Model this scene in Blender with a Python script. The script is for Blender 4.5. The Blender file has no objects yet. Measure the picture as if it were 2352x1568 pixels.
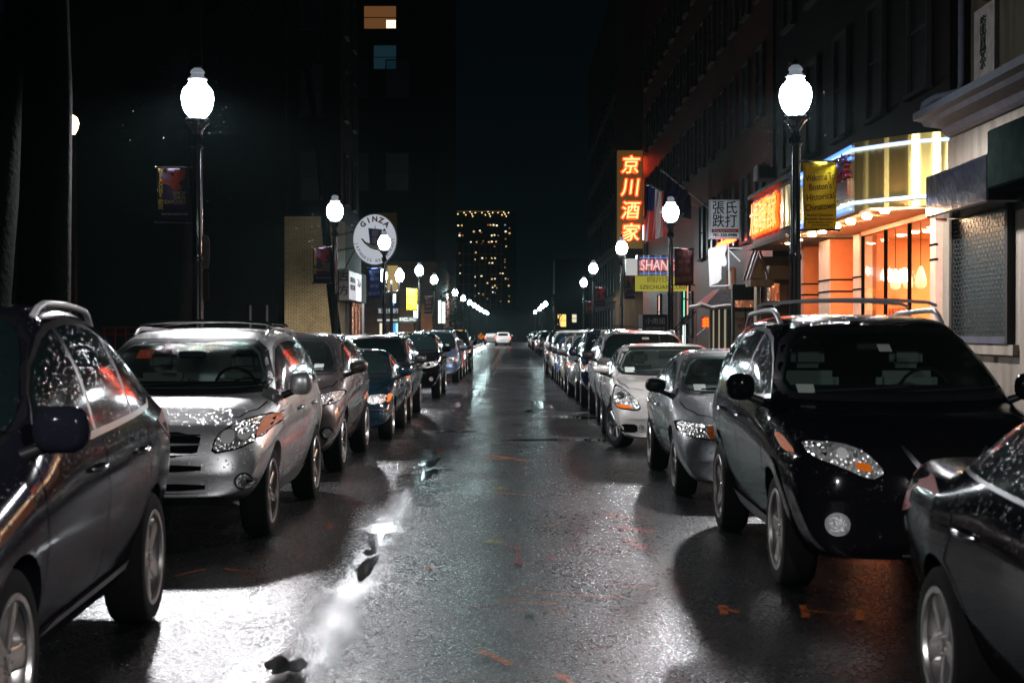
import bpy, bmesh, math, random
from math import pi, sin, cos, radians, sqrt, hypot
from mathutils import Vector, Matrix
from mathutils.bvhtree import BVHTree
from mathutils.geometry import delaunay_2d_cdt

random.seed(7)
SC = bpy.context.scene
COL = SC.collection

# ------------------------------------------------------------------ camera, world, exposure
H0 = 1.65
F = 3400.0           # focal length in 2352-px units
VPX, VPY = 1182.0, 762.0
cam = bpy.data.cameras.new("camera"); camo = bpy.data.objects.new("camera", cam); COL.objects.link(camo)
cam.sensor_width = 36; cam.lens = 36*F/2352; cam.clip_start = .05; cam.clip_end = 3000
camo.location = (0, 0, H0)
camo.rotation_euler = (pi/2 - math.atan((784-VPY)/F), 0, math.atan((VPX-1176)/F))
cam.dof.use_dof = True; cam.dof.focus_distance = 24.0; cam.dof.aperture_fstop = 4.0
SC.camera = camo
w = bpy.data.worlds.new("World"); SC.world = w; w.use_nodes = True
wn = w.node_tree; wn.nodes.clear()
wo = wn.nodes.new("ShaderNodeOutputWorld"); wb = wn.nodes.new("ShaderNodeBackground")
wb.inputs[0].default_value = (.0006, .0015, .0021, 1); wb.inputs[1].default_value = 1.0
wn.links.new(wb.outputs[0], wo.inputs[0])
SC.view_settings.view_transform = 'Standard'; SC.view_settings.look = 'None'
SC.view_settings.exposure = 0.0; SC.view_settings.gamma = 1
SC.render.engine = 'CYCLES'
cy = SC.cycles
cy.use_denoising = True
try: cy.denoiser = 'OPENIMAGEDENOISE'; cy.denoising_input_passes = 'RGB_ALBEDO_NORMAL'
except Exception: pass
cy.max_bounces = 6; cy.diffuse_bounces = 2; cy.glossy_bounces = 4; cy.transmission_bounces = 4
cy.transparent_max_bounces = 6; cy.caustics_reflective = False; cy.caustics_refractive = False
cy.sample_clamp_indirect = 4.0; cy.use_light_tree = True; cy.blur_glossy = .3

def P(px, py, Y):
    "point at depth Y seen at preview pixel"
    return Vector(((px-VPX)/F*Y, Y, H0+(VPY-py)/F*Y))
def PX(px, Y): return (px-VPX)/F*Y
def PZ(py, Y): return H0+(VPY-py)/F*Y

# ------------------------------------------------------------------ helpers
def link(o): COL.objects.link(o); return o
def mesh_obj(name, bm, mats, parent=None, loc=None, smooth=None):
    me = bpy.data.meshes.new(name)
    if smooth is not None:
        bm.normal_update()
        for f in bm.faces: f.smooth = True
        for e in bm.edges:
            if len(e.link_faces) == 2 and e.calc_face_angle(0) > smooth: e.smooth = False
    bm.to_mesh(me); bm.free()
    if not isinstance(mats, (list, tuple)): mats = [mats]
    for m in mats: me.materials.append(m)
    o = bpy.data.objects.new(name, me); link(o)
    if parent is not None: o.parent = parent
    if loc is not None: o.location = loc
    return o
def thing(name, label, cat, loc=(0,0,0), rz=0, group=None):
    o = bpy.data.objects.new(name, None); link(o); o.empty_display_size = .2
    o.location = loc; o.rotation_euler = (0,0,rz)
    o['label'] = label; o['category'] = cat
    if group: o['group'] = group
    return o
def tag(o, label, cat, group=None):
    o['label'] = label; o['category'] = cat
    if group: o['group'] = group
    return o
def structure(o): o['kind'] = 'structure'; return o
def copy_tree(o, parent=None):
    c = o.copy(); link(c)
    if parent is not None: c.parent = parent
    for ch in list(o.children): copy_tree(ch, c)
    return c
def box(bm, x0, x1, y0, y1, z0, z1, mi=0, M=None):
    vs = [bm.verts.new(Vector(p) if M is None else M @ Vector(p)) for p in
          ((x0,y0,z0),(x1,y0,z0),(x1,y1,z0),(x0,y1,z0),(x0,y0,z1),(x1,y0,z1),(x1,y1,z1),(x0,y1,z1))]
    for q in ((0,3,2,1),(4,5,6,7),(0,1,5,4),(1,2,6,5),(2,3,7,6),(3,0,4,7)):
        f = bm.faces.new([vs[i] for i in q]); f.material_index = mi
    return vs
def bevel(bm, w, seg=1):
    bmesh.ops.bevel(bm, geom=list(bm.edges), offset=w, segments=seg, affect='EDGES', clamp_overlap=True)
def tube(bm, pts, r, n=8, mi=0, cap=True):
    pts = [Vector(p) for p in pts]
    rr = r if isinstance(r, (list, tuple)) else [r]*len(pts)
    rings = []; prev = None
    for i, p in enumerate(pts):
        t = (pts[min(i+1,len(pts)-1)] - pts[max(i-1,0)]).normalized()
        if prev is None:
            u = t.orthogonal().normalized()
        else:
            u = (prev - t*prev.dot(t))
            u = u.normalized() if u.length > 1e-6 else t.orthogonal().normalized()
        prev = u; v = t.cross(u)
        rings.append([bm.verts.new(p + (u*cos(2*pi*k/n) + v*sin(2*pi*k/n))*rr[i]) for k in range(n)])
    for a, b in zip(rings, rings[1:]):
        for k in range(n):
            f = bm.faces.new((a[k], a[(k+1)%n], b[(k+1)%n], b[k])); f.material_index = mi
    if cap:
        f = bm.faces.new(rings[0][::-1]); f.material_index = mi
        f = bm.faces.new(rings[-1]); f.material_index = mi
def lathe(bm, prof, n=24, axis='Z', c=(0,0,0), mi=0, cap=True):
    c = Vector(c); rings = []
    for r, h in prof:
        ring = []
        for k in range(n):
            a = 2*pi*k/n
            p = Vector((r*cos(a), r*sin(a), h)) if axis == 'Z' else Vector((h, r*cos(a), r*sin(a)))
            ring.append(bm.verts.new(c+p))
        rings.append(ring)
    for a, b in zip(rings, rings[1:]):
        for k in range(n):
            f = bm.faces.new((a[k], a[(k+1)%n], b[(k+1)%n], b[k])); f.material_index = mi
    if cap:
        if prof[0][0] > 1e-4: bm.faces.new(rings[0][::-1]).material_index = mi
        if prof[-1][0] > 1e-4: bm.faces.new(rings[-1]).material_index = mi
    bmesh.ops.remove_doubles(bm, verts=[v for v in bm.verts], dist=1e-5) if False else None
def prism(bm, poly, y0, y1, plane='XZ', mi=0):
    "extruded polygon; plane XZ -> extrude along Y, YZ -> along X, XY -> along Z"
    def mk(p, t):
        if plane == 'XZ': return (p[0], t, p[1])
        if plane == 'YZ': return (t, p[0], p[1])
        return (p[0], p[1], t)
    a = [bm.verts.new(mk(p, y0)) for p in poly]; b = [bm.verts.new(mk(p, y1)) for p in poly]
    n = len(poly)
    fs = [bm.faces.new(a), bm.faces.new(b[::-1])]
    for i in range(n): fs.append(bm.faces.new((a[i], b[i], b[(i+1)%n], a[(i+1)%n])))
    for f in fs: f.material_index = mi
    bmesh.ops.recalc_face_normals(bm, faces=fs)

# ------------------------------------------------------------------ materials
def newmat(name):
    m = bpy.data.materials.new(name); m.use_nodes = True
    nt = m.node_tree; b = nt.nodes['Principled BSDF']
    return m, nt, b
def node(nt, t, **k):
    n = nt.nodes.new(t)
    for a, v in k.items(): setattr(n, a, v)
    return n
def setin(n, **k):
    for a, v in k.items():
        n.inputs[a.replace('_', ' ')].default_value = v
def mapping(nt, scale=(1,1,1), coord='Object', swz=None):
    tc = node(nt, 'ShaderNodeTexCoord'); out = tc.outputs[coord]
    if swz:   # e.g. 'YZX'
        sp = node(nt, 'ShaderNodeSeparateXYZ'); nt.links.new(out, sp.inputs[0])
        cb = node(nt, 'ShaderNodeCombineXYZ')
        for i, a in enumerate(swz): nt.links.new(sp.outputs['XYZ'.index(a)], cb.inputs[i])
        out = cb.outputs[0]
    mp = node(nt, 'ShaderNodeMapping'); mp.inputs['Scale'].default_value = scale
    nt.links.new(out, mp.inputs[0]); return mp.outputs[0]
def ramp(nt, src, stops):
    r = node(nt, 'ShaderNodeValToRGB'); el = r.color_ramp.elements
    while len(el) > 1: el.remove(el[-1])
    el[0].position = stops[0][0]; el[0].color = stops[0][1]
    for p, c in stops[1:]:
        e = el.new(p); e.color = c
    nt.links.new(src, r.inputs[0]); return r.outputs[0]
def g(v): return (v, v, v, 1)
def c3(c): return (c[0], c[1], c[2], 1)

def simple(name, col, rough=.5, metal=0, coat=0, coatr=.05, noise=0, nscale=6, bump=0, bscale=40, spec=.5):
    m, nt, b = newmat(name)
    b.inputs['Base Color'].default_value = c3(col); b.inputs['Roughness'].default_value = rough
    b.inputs['Metallic'].default_value = metal; b.inputs['Coat Weight'].default_value = coat
    b.inputs['Coat Roughness'].default_value = coatr; b.inputs['Specular IOR Level'].default_value = spec
    if noise:
        nz = node(nt, 'ShaderNodeTexNoise'); setin(nz, Scale=nscale, Detail=6.0, Roughness=.65)
        nt.links.new(mapping(nt), nz.inputs['Vector'])
        o = ramp(nt, nz.outputs[0], [(.3, c3([v*(1-noise) for v in col])), (.7, c3([min(1, v*(1+noise)) for v in col]))])
        nt.links.new(o, b.inputs['Base Color'])
    if bump:
        nz2 = node(nt, 'ShaderNodeTexNoise'); setin(nz2, Scale=bscale, Detail=4.0)
        nt.links.new(mapping(nt), nz2.inputs['Vector'])
        bp = node(nt, 'ShaderNodeBump'); bp.inputs['Strength'].default_value = bump; bp.inputs['Distance'].default_value = .02
        nt.links.new(nz2.outputs[0], bp.inputs['Height']); nt.links.new(bp.outputs[0], b.inputs['Normal'])
    return m
def emis(name, col, s, base=(.02,.02,.02)):
    m, nt, b = newmat(name)
    b.inputs['Base Color'].default_value = c3(base)
    b.inputs['Emission Color'].default_value = c3(col); b.inputs['Emission Strength'].default_value = s
    return m

def droplets(nt, scale=55, thr=.35, strength=.5, dist=.004):
    "bump of scattered rain beads, denser on faces that look up"
    v = node(nt, 'ShaderNodeTexVoronoi'); v.inputs['Scale'].default_value = scale
    v.inputs['Randomness'].default_value = 1.0
    nt.links.new(mapping(nt), v.inputs['Vector'])
    wn_ = node(nt, 'ShaderNodeTexWhiteNoise'); nt.links.new(v.outputs['Position'], wn_.inputs['Vector'])
    # random bead radius per cell
    mr = node(nt, 'ShaderNodeMath', operation='MULTIPLY_ADD'); nt.links.new(wn_.outputs[0], mr.inputs[0])
    mr.inputs[1].default_value = thr*1.35; mr.inputs[2].default_value = -thr*.35
    sb = node(nt, 'ShaderNodeMath', operation='SUBTRACT'); nt.links.new(mr.outputs[0], sb.inputs[0]); nt.links.new(v.outputs['Distance'], sb.inputs[1])
    mx = node(nt, 'ShaderNodeMath', operation='MAXIMUM'); nt.links.new(sb.outputs[0], mx.inputs[0]); mx.inputs[1].default_value = 0
    sq = node(nt, 'ShaderNodeMath', operation='POWER'); nt.links.new(mx.outputs[0], sq.inputs[0]); sq.inputs[1].default_value = .5
    bp = node(nt, 'ShaderNodeBump'); bp.inputs['Strength'].default_value = strength; bp.inputs['Distance'].default_value = dist
    ge = node(nt, 'ShaderNodeNewGeometry'); sx = node(nt, 'ShaderNodeSeparateXYZ'); nt.links.new(ge.outputs['Normal'], sx.inputs[0])
    st = node(nt, 'ShaderNodeMapRange'); st.inputs[1].default_value = .1; st.inputs[2].default_value = .9; st.inputs[3].default_value = strength*.4; st.inputs[4].default_value = strength
    nt.links.new(sx.outputs[2], st.inputs[0]); nt.links.new(st.outputs[0], bp.inputs['Strength'])
    nt.links.new(sq.outputs[0], bp.inputs['Height'])
    return bp.outputs[0]
_paint = {}
def paint(name, col, metal=.55, rough=.32, spec=.5, beads=.6, cw=1):
    if name in _paint: return _paint[name]
    m, nt, b = newmat(name)
    b.inputs['Base Color'].default_value = c3(col); b.inputs['Metallic'].default_value = metal
    b.inputs['Coat Weight'].default_value = cw; b.inputs['Coat Roughness'].default_value = .035
    b.inputs['Specular IOR Level'].default_value = spec
    n2 = node(nt, 'ShaderNodeTexNoise'); setin(n2, Scale=3.0, Detail=5.0)
    nt.links.new(mapping(nt), n2.inputs['Vector'])
    o = ramp(nt, n2.outputs[0], [(.3, g(rough*.8)), (.7, g(rough*1.3))]); nt.links.new(o, b.inputs['Roughness'])
    d = droplets(nt, 44, .5, beads, .010)
    nt.links.new(d, b.inputs['Coat Normal']); nt.links.new(d, b.inputs['Normal'])
    _paint[name] = m; return m
def glass_dark(name, col=(.006,.012,.012), thr=.55, st_=.8):
    m, nt, b = newmat(name)
    b.inputs['Base Color'].default_value = c3(col); b.inputs['Roughness'].default_value = .08
    b.inputs['Specular IOR Level'].default_value = .6
    nt.links.new(droplets(nt, 48, thr, st_, .010), b.inputs['Normal'])
    return m
M_glass = glass_dark('wet_car_glass')
def wet_clear(name):
    m, nt, b = newmat(name); nt.nodes.remove(b); out = nt.nodes['Material Output']
    tr = node(nt, 'ShaderNodeBsdfTransparent'); tr.inputs[0].default_value = (.62,.74,.70,1); gl = node(nt, 'ShaderNodeBsdfGlossy'); gl.inputs['Roughness'].default_value = .06
    df = node(nt, 'ShaderNodeBsdfDiffuse'); df.inputs[0].default_value = (.05,.07,.065,1)
    dn = droplets(nt, 42, .55, 1.0, .012); nt.links.new(dn, gl.inputs['Normal'])
    lw = node(nt, 'ShaderNodeLayerWeight'); lw.inputs[0].default_value = .5; pw = node(nt, 'ShaderNodeMath', operation='POWER'); nt.links.new(lw.outputs['Facing'], pw.inputs[0]); pw.inputs[1].default_value = 5
    fr = node(nt, 'ShaderNodeMath', operation='MULTIPLY_ADD'); nt.links.new(pw.outputs[0], fr.inputs[0]); fr.inputs[1].default_value = .9; fr.inputs[2].default_value = .05
    m1 = node(nt, 'ShaderNodeMixShader'); m1.inputs[0].default_value = .07; nt.links.new(tr.outputs[0], m1.inputs[1]); nt.links.new(df.outputs[0], m1.inputs[2])
    mx = node(nt, 'ShaderNodeMixShader'); nt.links.new(fr.outputs[0], mx.inputs[0]); nt.links.new(m1.outputs[0], mx.inputs[1]); nt.links.new(gl.outputs[0], mx.inputs[2]); nt.links.new(mx.outputs[0], out.inputs[0])
    return m
M_clearws = wet_clear('wet_windscreen_glass')
M_sideglass = glass_dark('wet_side_glass', (.008,.016,.014), .6, .5)
M_trim = simple('black_trim', (.010,.010,.011), .4, spec=.2)
M_plastic = simple('grey_plastic', (.035,.036,.04), .5, noise=.2)
M_rubber = simple('tyre_rubber', (.008,.008,.008), .85, spec=.08, bump=.3, bscale=80)
M_chrome = simple('chrome', (.6,.6,.62), .25, metal=1)
M_alloy = simple('alloy_wheel', (.42,.40,.38), .3, metal=.85, noise=.15)
M_alloyd = simple('dark_alloy_wheel', (.22,.22,.23), .3, metal=.9)
M_dlo = simple('window_chrome', (.14,.14,.145), .3, metal=.9)
M_well = simple('wheel_well', (.004,.004,.004), .9, spec=0)
M_shut = simple('shut_line', (.003,.003,.003), .7, spec=0)
M_seat = simple('seat_cloth', (.16,.17,.16), .8)
M_plate = simple('number_plate_white', (.6,.6,.58), .4, noise=.1)
M_sticker = simple('sticker_white', (.30,.34,.30), .5, noise=.15, nscale=60)
M_stickred = simple('sticker_red', (.6,.09,.03), .5)
def headlamp_mat():
    m, nt, b = newmat('headlamp_lens')
    v = node(nt, 'ShaderNodeTexVoronoi'); v.inputs['Scale'].default_value = 32
    nt.links.new(mapping(nt, (1.4,.5,1)), v.inputs['Vector'])
    o = ramp(nt, v.outputs['Color'], [(.1, c3((.25,.25,.25))), (.45, c3((.55,.55,.53))), (.8, c3((.85,.85,.82)))])
    nt.links.new(o, b.inputs['Base Color'])
    b.inputs['Metallic'].default_value = .65; b.inputs['Roughness'].default_value = .22
    b.inputs['Coat Weight'].default_value = 1; b.inputs['Coat Roughness'].default_value = .02
    bp = node(nt, 'ShaderNodeBump'); bp.inputs['Strength'].default_value = .7; bp.inputs['Distance'].default_value = .025
    nt.links.new(v.outputs['Distance'], bp.inputs['Height']); nt.links.new(bp.outputs[0], b.inputs['Normal'])
    return m
M_lamp = headlamp_mat()
M_refl = simple('lamp_reflector', (.8,.8,.78), .3, metal=.4, coat=1)
M_amber = simple('amber_lens', (.75,.15,.0), .5, spec=.15, bump=.6, bscale=60)
M_red = simple('red_lens', (.22,.006,.004), .35, spec=.1, coat=.15, bump=.4, bscale=60)
M_redlit = emis('tail_lamp_lit', (1,.06,.02), 9, (.3,0,0))
M_fogl = simple('fog_lens', (.4,.4,.4), .2, metal=.8, coat=1, bump=.6, bscale=50)

# ------------------------------------------------------------------ cars
def interp(keys, y):
    if y <= keys[0][0]: return keys[0][1]
    for (a, va), (b, vb) in zip(keys, keys[1:]):
        if y <= b: return va + (vb-va)*(y-a)/(b-a) if b > a else vb
    return keys[-1][1]
def smooth(keys, y):
    return (interp(keys, y-.05) + 2*interp(keys, y) + interp(keys, y+.05))/4 if keys[0][0]+.05 < y < keys[-1][0]-.05 else interp(keys, y)

def car_curves(S):
    L, W, H = S['L'], S['W'], S['H']; w2 = W/2
    hf, cyy, cz, wy, ry, gy, gz, bz = (S[k] for k in ('hf','cy','cz','wy','ry','gy','gz','bz'))
    sed = S.get('sedan', False)
    tz = S.get('tz', gz-.03)
    top = [(0,hf-.34),(.03,hf-.20),(.09,hf-.06),(.2,hf),(.45*cyy,(hf+cz)/2+.035),(cyy-.08,cz-.005),(cyy,cz+.01),
           ((cyy+wy)/2,(cz+H-.055)/2+.035),(wy,H-.055),(wy+.3,H-.012),((wy+ry)/2,H),(ry-.3,H-.018),(ry,H-.06)]
    if sed: top += [((ry+gy)/2,(H-.06+gz)/2+.03),(gy,gz),(gy+.1,gz-.005),(L-.13,tz),(L-.05,tz-.06),(L,tz-.3)]
    else: top += [(ry+.12,H-.12),(gy,gz),(L-.1,gz-.12),(L,gz-.45)]
    belt = [(0,hf-.38),(.05,hf-.2),(.15,hf-.09),(.35,hf-.045),(cyy-.1,cz-.07),(cyy+.25,bz),(ry,bz+S.get('brise',.06))]
    if sed: belt += [(gy,gz-.05),(L-.15,tz-.05),(L,tz-.34)]
    else: belt += [(gy,min(gz-.03,bz+.1)),(L-.1,gz-.16),(L,gz-.5)]
    wk = [(0,.90),(.06,.95),(.2,.985),(.5,1),(.9,1),(L*.6,1),(L-.9,.985),(L-.35,.94),(L-.08,.87),(L,.80)]
    roofw = S.get('roofw',.70)
    wt = [(0,.78),(.4,.70),(cyy,.80),((cyy+wy)/2,.76),(wy,roofw),(ry,roofw-.02)]
    if sed: wt += [(gy,.78),(L,.74)]
    else: wt += [(gy,.80),(L,.85)]
    zb = [(0,S.get('zf',.30)),(.25,S.get('zf',.30)-.04),(1.0,.22),(L-1.2,.23),(L-.2,.34),(L,.42)]
    pc = [(0,S.get('curve',.21)),(cyy,.17),(wy,.10),((wy+ry)/2,0),(ry,-.07),(L,-.16)]
    return top, belt, wk, wt, zb, pc

def wind_poly(S):
    w2 = S['W']/2; H = S['H']; wsb = S.get('wsb', S['cz']+.03); wst = S.get('wst', H-.085)
    hwb = w2*.84; hwt = w2*S.get('roofw',.7)*.93
    return [(-hwb, wsb+.02), (-hwb*.6, wsb), (0, wsb-.005), (hwb*.6, wsb), (hwb, wsb+.02), (hwt, wst-.012), (hwt*.5, wst), (-hwt*.5, wst), (-hwt, wst-.012)], wsb, wst
def body_mesh(S):
    top, belt, wk, wt, zb, pc = car_curves(S)
    L, W = S['L'], S['W']; w2 = W/2
    ys = sorted(set([round(k[0],3) for k in top] + [round(k[0],3) for k in belt if k[0] < 1.2] +
                    [.5,.75,1.0, L-.9, L-.35, S['wy']+.8, (S['cy']*2+S['wy'])/3]))
    yy = [ys[0]]
    for y in ys[1:]:
        if y - yy[-1] > .018: yy.append(y)
    if yy[-1] != L: yy[-1] = L
    bm = bmesh.new(); rings = []
    fr = [0,.4,.8,1.0]
    def shift(x, y): return interp(pc, y)*(abs(x)/w2)**3.0
    def half(y):
        wv = interp(wk, y)*w2; zt = interp(top, y); zl = interp(belt, y); zl = min(zl, zt-.02)
        z0 = interp(zb, y); T = interp(wt, y)*w2
        T = min(T, wv*.93)
        cab = max(0, min(1, (zt-zl-.1)/.3))
        wb = wv*(.93 + .018*cab - .03*cab*max(0, (y/S['L']-.5)))
        if y > S['L']-.2 or y < .2: wb = wv*.94
        zz = max(z0+.1, zl)
        xb = wv*.7
        pts = [(xb*f, z0) for f in fr]
        h = zz - z0
        pts += [(wv*.81, z0+.015), (wv*.905, z0+.22*h), (wv*.972, z0+.48*h), (wv*1.0, z0+.76*h), (wb, z0+.985*h)]
        xm = wb + (T-wb)*.5 + .028*cab; zm = zz + (zt-.03-zz)*.55
        pts.append((xm, zm))
        drop = .035*cab + .012
        pts += [(T, zt-drop), (T*.8, zt-.3*drop), (T*.4, zt-.05*drop), (0, zt)]
        return pts
    N = 14
    for y in yy:
        hp = half(y)
        R = [bm.verts.new((x, y+shift(x, y), z)) for x, z in hp]
        Lf = [R[0]] + [bm.verts.new((-x, y+shift(x, y), z)) for x, z in hp[1:-1]] + [R[-1]]
        rings.append((R, Lf))
    for (R0, L0), (R1, L1) in zip(rings, rings[1:]):
        for i in range(N-1):
            bm.faces.new((R0[i], R0[i+1], R1[i+1], R1[i]))
            bm.faces.new((L0[i+1], L0[i], L1[i], L1[i+1]))
    for which, y in ((0, yy[0]), (-1, yy[-1])):
        R, Lf = rings[which]; hp = half(y)
        rows = []
        for i in range(3, 11):
            if i == 3: row = [Lf[3], Lf[2], Lf[1], R[0], R[1], R[2], R[3]]
            elif i == 10: row = [Lf[10], Lf[11], Lf[12], R[13], R[12], R[11], R[10]]
            else:
                x, z = hp[i]
                row = [Lf[i]] + [bm.verts.new((x*f, y+shift(x*f, y), z)) for f in (-.8,-.4,0,.4,.8)] + [R[i]]
            rows.append(row)
        for a, b in zip(rows, rows[1:]):
            for k in range(6):
                q = (a[k], a[k+1], b[k+1], b[k])
                bm.faces.new(q if which == 0 else q[::-1])
    bmesh.ops.recalc_face_normals(bm, faces=bm.faces)
    me = bpy.data.meshes.new('tmp'); bm.to_mesh(me); bm.free()
    o = bpy.data.objects.new('tmp', me); link(o)
    md = o.modifiers.new('s', 'SUBSURF'); md.levels = 2; md.render_levels = 2
    # wheel arch cutters
    cb = bmesh.new(); R = S['wr']+.055
    for yw in S['wheels']:
        for s in (-1, 1):
            lathe(cb, [(R, s*(w2-.34)), (R, s*(w2+.3))] if s > 0 else [(R, s*(w2+.3)), (R, s*(w2-.34))], 40, 'X', (0, yw, S['wr']-.005))
    if S.get('cabin'):
        wp, wsb, wst = wind_poly(S); zc = (wsb+wst)/2
        wp = chaikin([(x*.955, zc+(z-zc)*.88) for x, z in wp], 1)
        prism(cb, wp, S['cy']-.3, S['wy']+1.1)
    bmesh.ops.recalc_face_normals(cb, faces=cb.faces)
    for f in cb.faces: f.material_index = 1
    cm = bpy.data.meshes.new('cut'); cb.to_mesh(cm); cb.free(); co = bpy.data.objects.new('cut', cm); link(co)
    dg = bpy.context.evaluated_depsgraph_get()
    full = bpy.data.meshes.new_from_object(o.evaluated_get(dg))
    bo = o.modifiers.new('b', 'BOOLEAN'); bo.operation = 'DIFFERENCE'; bo.solver = 'EXACT'; bo.object = co
    dg.update(); dg = bpy.context.evaluated_depsgraph_get()
    res = bpy.data.meshes.new_from_object(o.evaluated_get(dg))
    b2 = bmesh.new(); b2.from_mesh(full); bvh = BVHTree.FromBMesh(b2); b2.free()
    for q in (o, co): bpy.data.objects.remove(q)
    # round sharpness and black wells
    b3 = bmesh.new(); b3.from_mesh(res)
    b3.normal_update()
    for f in b3.faces:
        f.smooth = True
        c = f.calc_center_median()
        for yw in S['wheels']:
            if hypot(c.y-yw, c.z-S['wr']+.005) < R+.004: f.material_index = 1
        if c.z < .33 and f.normal.z < -.6: f.material_index = 1
    for e in b3.edges:
        if len(e.link_faces) == 2 and (e.calc_face_angle(0) > radians(42) or e.link_faces[0].material_index != e.link_faces[1].material_index): e.smooth = False
    b3.to_mesh(res); b3.free()
    return res, bvh

def chaikin(poly, n=2):
    for _ in range(n):
        out = []
        for i, p in enumerate(poly):
            q = poly[(i+1) % len(poly)]
            out.append((p[0]*.8+q[0]*.2, p[1]*.8+q[1]*.2)); out.append((p[0]*.2+q[0]*.8, p[1]*.2+q[1]*.8))
        poly = out
    return poly
def clip(poly, axis, val, keep_less):
    out = []
    for i, p in enumerate(poly):
        q = poly[(i+1) % len(poly)]
        ip = (p[axis] <= val) == keep_less; iq = (q[axis] <= val) == keep_less
        if ip: out.append(p)
        if ip != iq:
            t = (val-p[axis])/(q[axis]-p[axis]); out.append((p[0]+t*(q[0]-p[0]), p[1]+t*(q[1]-p[1])))
    return out
def patch_bm(bvh, poly, mode, off=.004, step=.07, mi=0, bm=None, thick=0.0):
    "poly: 2D outline projected on to the body. mode F (x,z) front, B back, S+ / S- sides (y,z), T top (x,y)"
    pts = []
    n = len(poly)
    for i, p in enumerate(poly):
        q = poly[(i+1) % n]; d = hypot(q[0]-p[0], q[1]-p[1]); k = max(1, int(d/step))
        for j in range(k): pts.append((p[0]+(q[0]-p[0])*j/k, p[1]+(q[1]-p[1])*j/k))
    nb = len(pts)
    x0 = min(p[0] for p in pts); x1 = max(p[0] for p in pts); z0 = min(p[1] for p in pts); z1 = max(p[1] for p in pts)
    def inside(x, z):
        c = False; j = nb-1
        for i in range(nb):
            a, b = pts[i], pts[j]
            if (a[1] > z) != (b[1] > z) and x < (b[0]-a[0])*(z-a[1])/(b[1]-a[1])+a[0]: c = not c
            j = i
        return c
    inner = []
    x = x0+step/2
    while x < x1:
        z = z0+step/2
        while z < z1:
            if inside(x, z) and min(hypot(x-a[0], z-a[1]) for a in pts) > step*.35: inner.append((x, z))
            z += step
        x += step
    vv = [Vector(p) for p in pts+inner]
    res = delaunay_2d_cdt(vv, [(i, (i+1) % nb) for i in range(nb)], [], 1, 1e-5)
    vo, eo, fo = res[0], res[1], res[2]
    bm = bm or bmesh.new(); vs = []
    for p in vo:
        a, b = p
        if mode == 'F': o, d = Vector((a, -1, b)), Vector((0, 1, 0))
        elif mode == 'B': o, d = Vector((a, 9, b)), Vector((0, -1, 0))
        elif mode == 'S+': o, d = Vector((3, a, b)), Vector((-1, 0, 0))
        elif mode == 'S-': o, d = Vector((-3, a, b)), Vector((1, 0, 0))
        else: o, d = Vector((a, b, 4)), Vector((0, 0, -1))
        h, nn, _, _ = bvh.ray_cast(o, d)
        if h is None: vs.append(None); continue
        if nn.dot(d) > 0: nn = -nn
        vs.append(bm.verts.new(h + nn*off))
    for f in fo:
        q = [vs[i] for i in f]
        if any(v is None for v in q): continue
        try: ff = bm.faces.new(q); ff.material_index = mi; ff.smooth = True
        except ValueError: pass
    bm.normal_update()
    dd = {'F':Vector((0,-1,0)),'B':Vector((0,1,0)),'S+':Vector((1,0,0)),'S-':Vector((-1,0,0)),'T':Vector((0,0,1))}[mode]
    bad = [f for f in bm.faces if f.normal.dot(dd) < 0]
    if bad: bmesh.ops.reverse_faces(bm, faces=bad)
    return bm
def strip(p, q, w):
    dx, dy = q[0]-p[0], q[1]-p[1]; l = hypot(dx, dy) or 1; nx, ny = -dy/l*w/2, dx/l*w/2
    return [(p[0]+nx, p[1]+ny), (q[0]+nx, q[1]+ny), (q[0]-nx, q[1]-ny), (p[0]-nx, p[1]-ny)]
def polystrip(bm, bvh, line, w, mode, off, mi=0):
    for a, b in zip(line, line[1:]): patch_bm(bvh, strip(a, b, w), mode, off, .06, mi, bm)
def circle(cx, cz, r, n=18, rz=None): return [(cx+r*cos(2*pi*k/n), cz+(rz or r)*sin(2*pi*k/n)) for k in range(n)]
def mir(poly): return [(-a, b) for a, b in poly][::-1]

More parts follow.
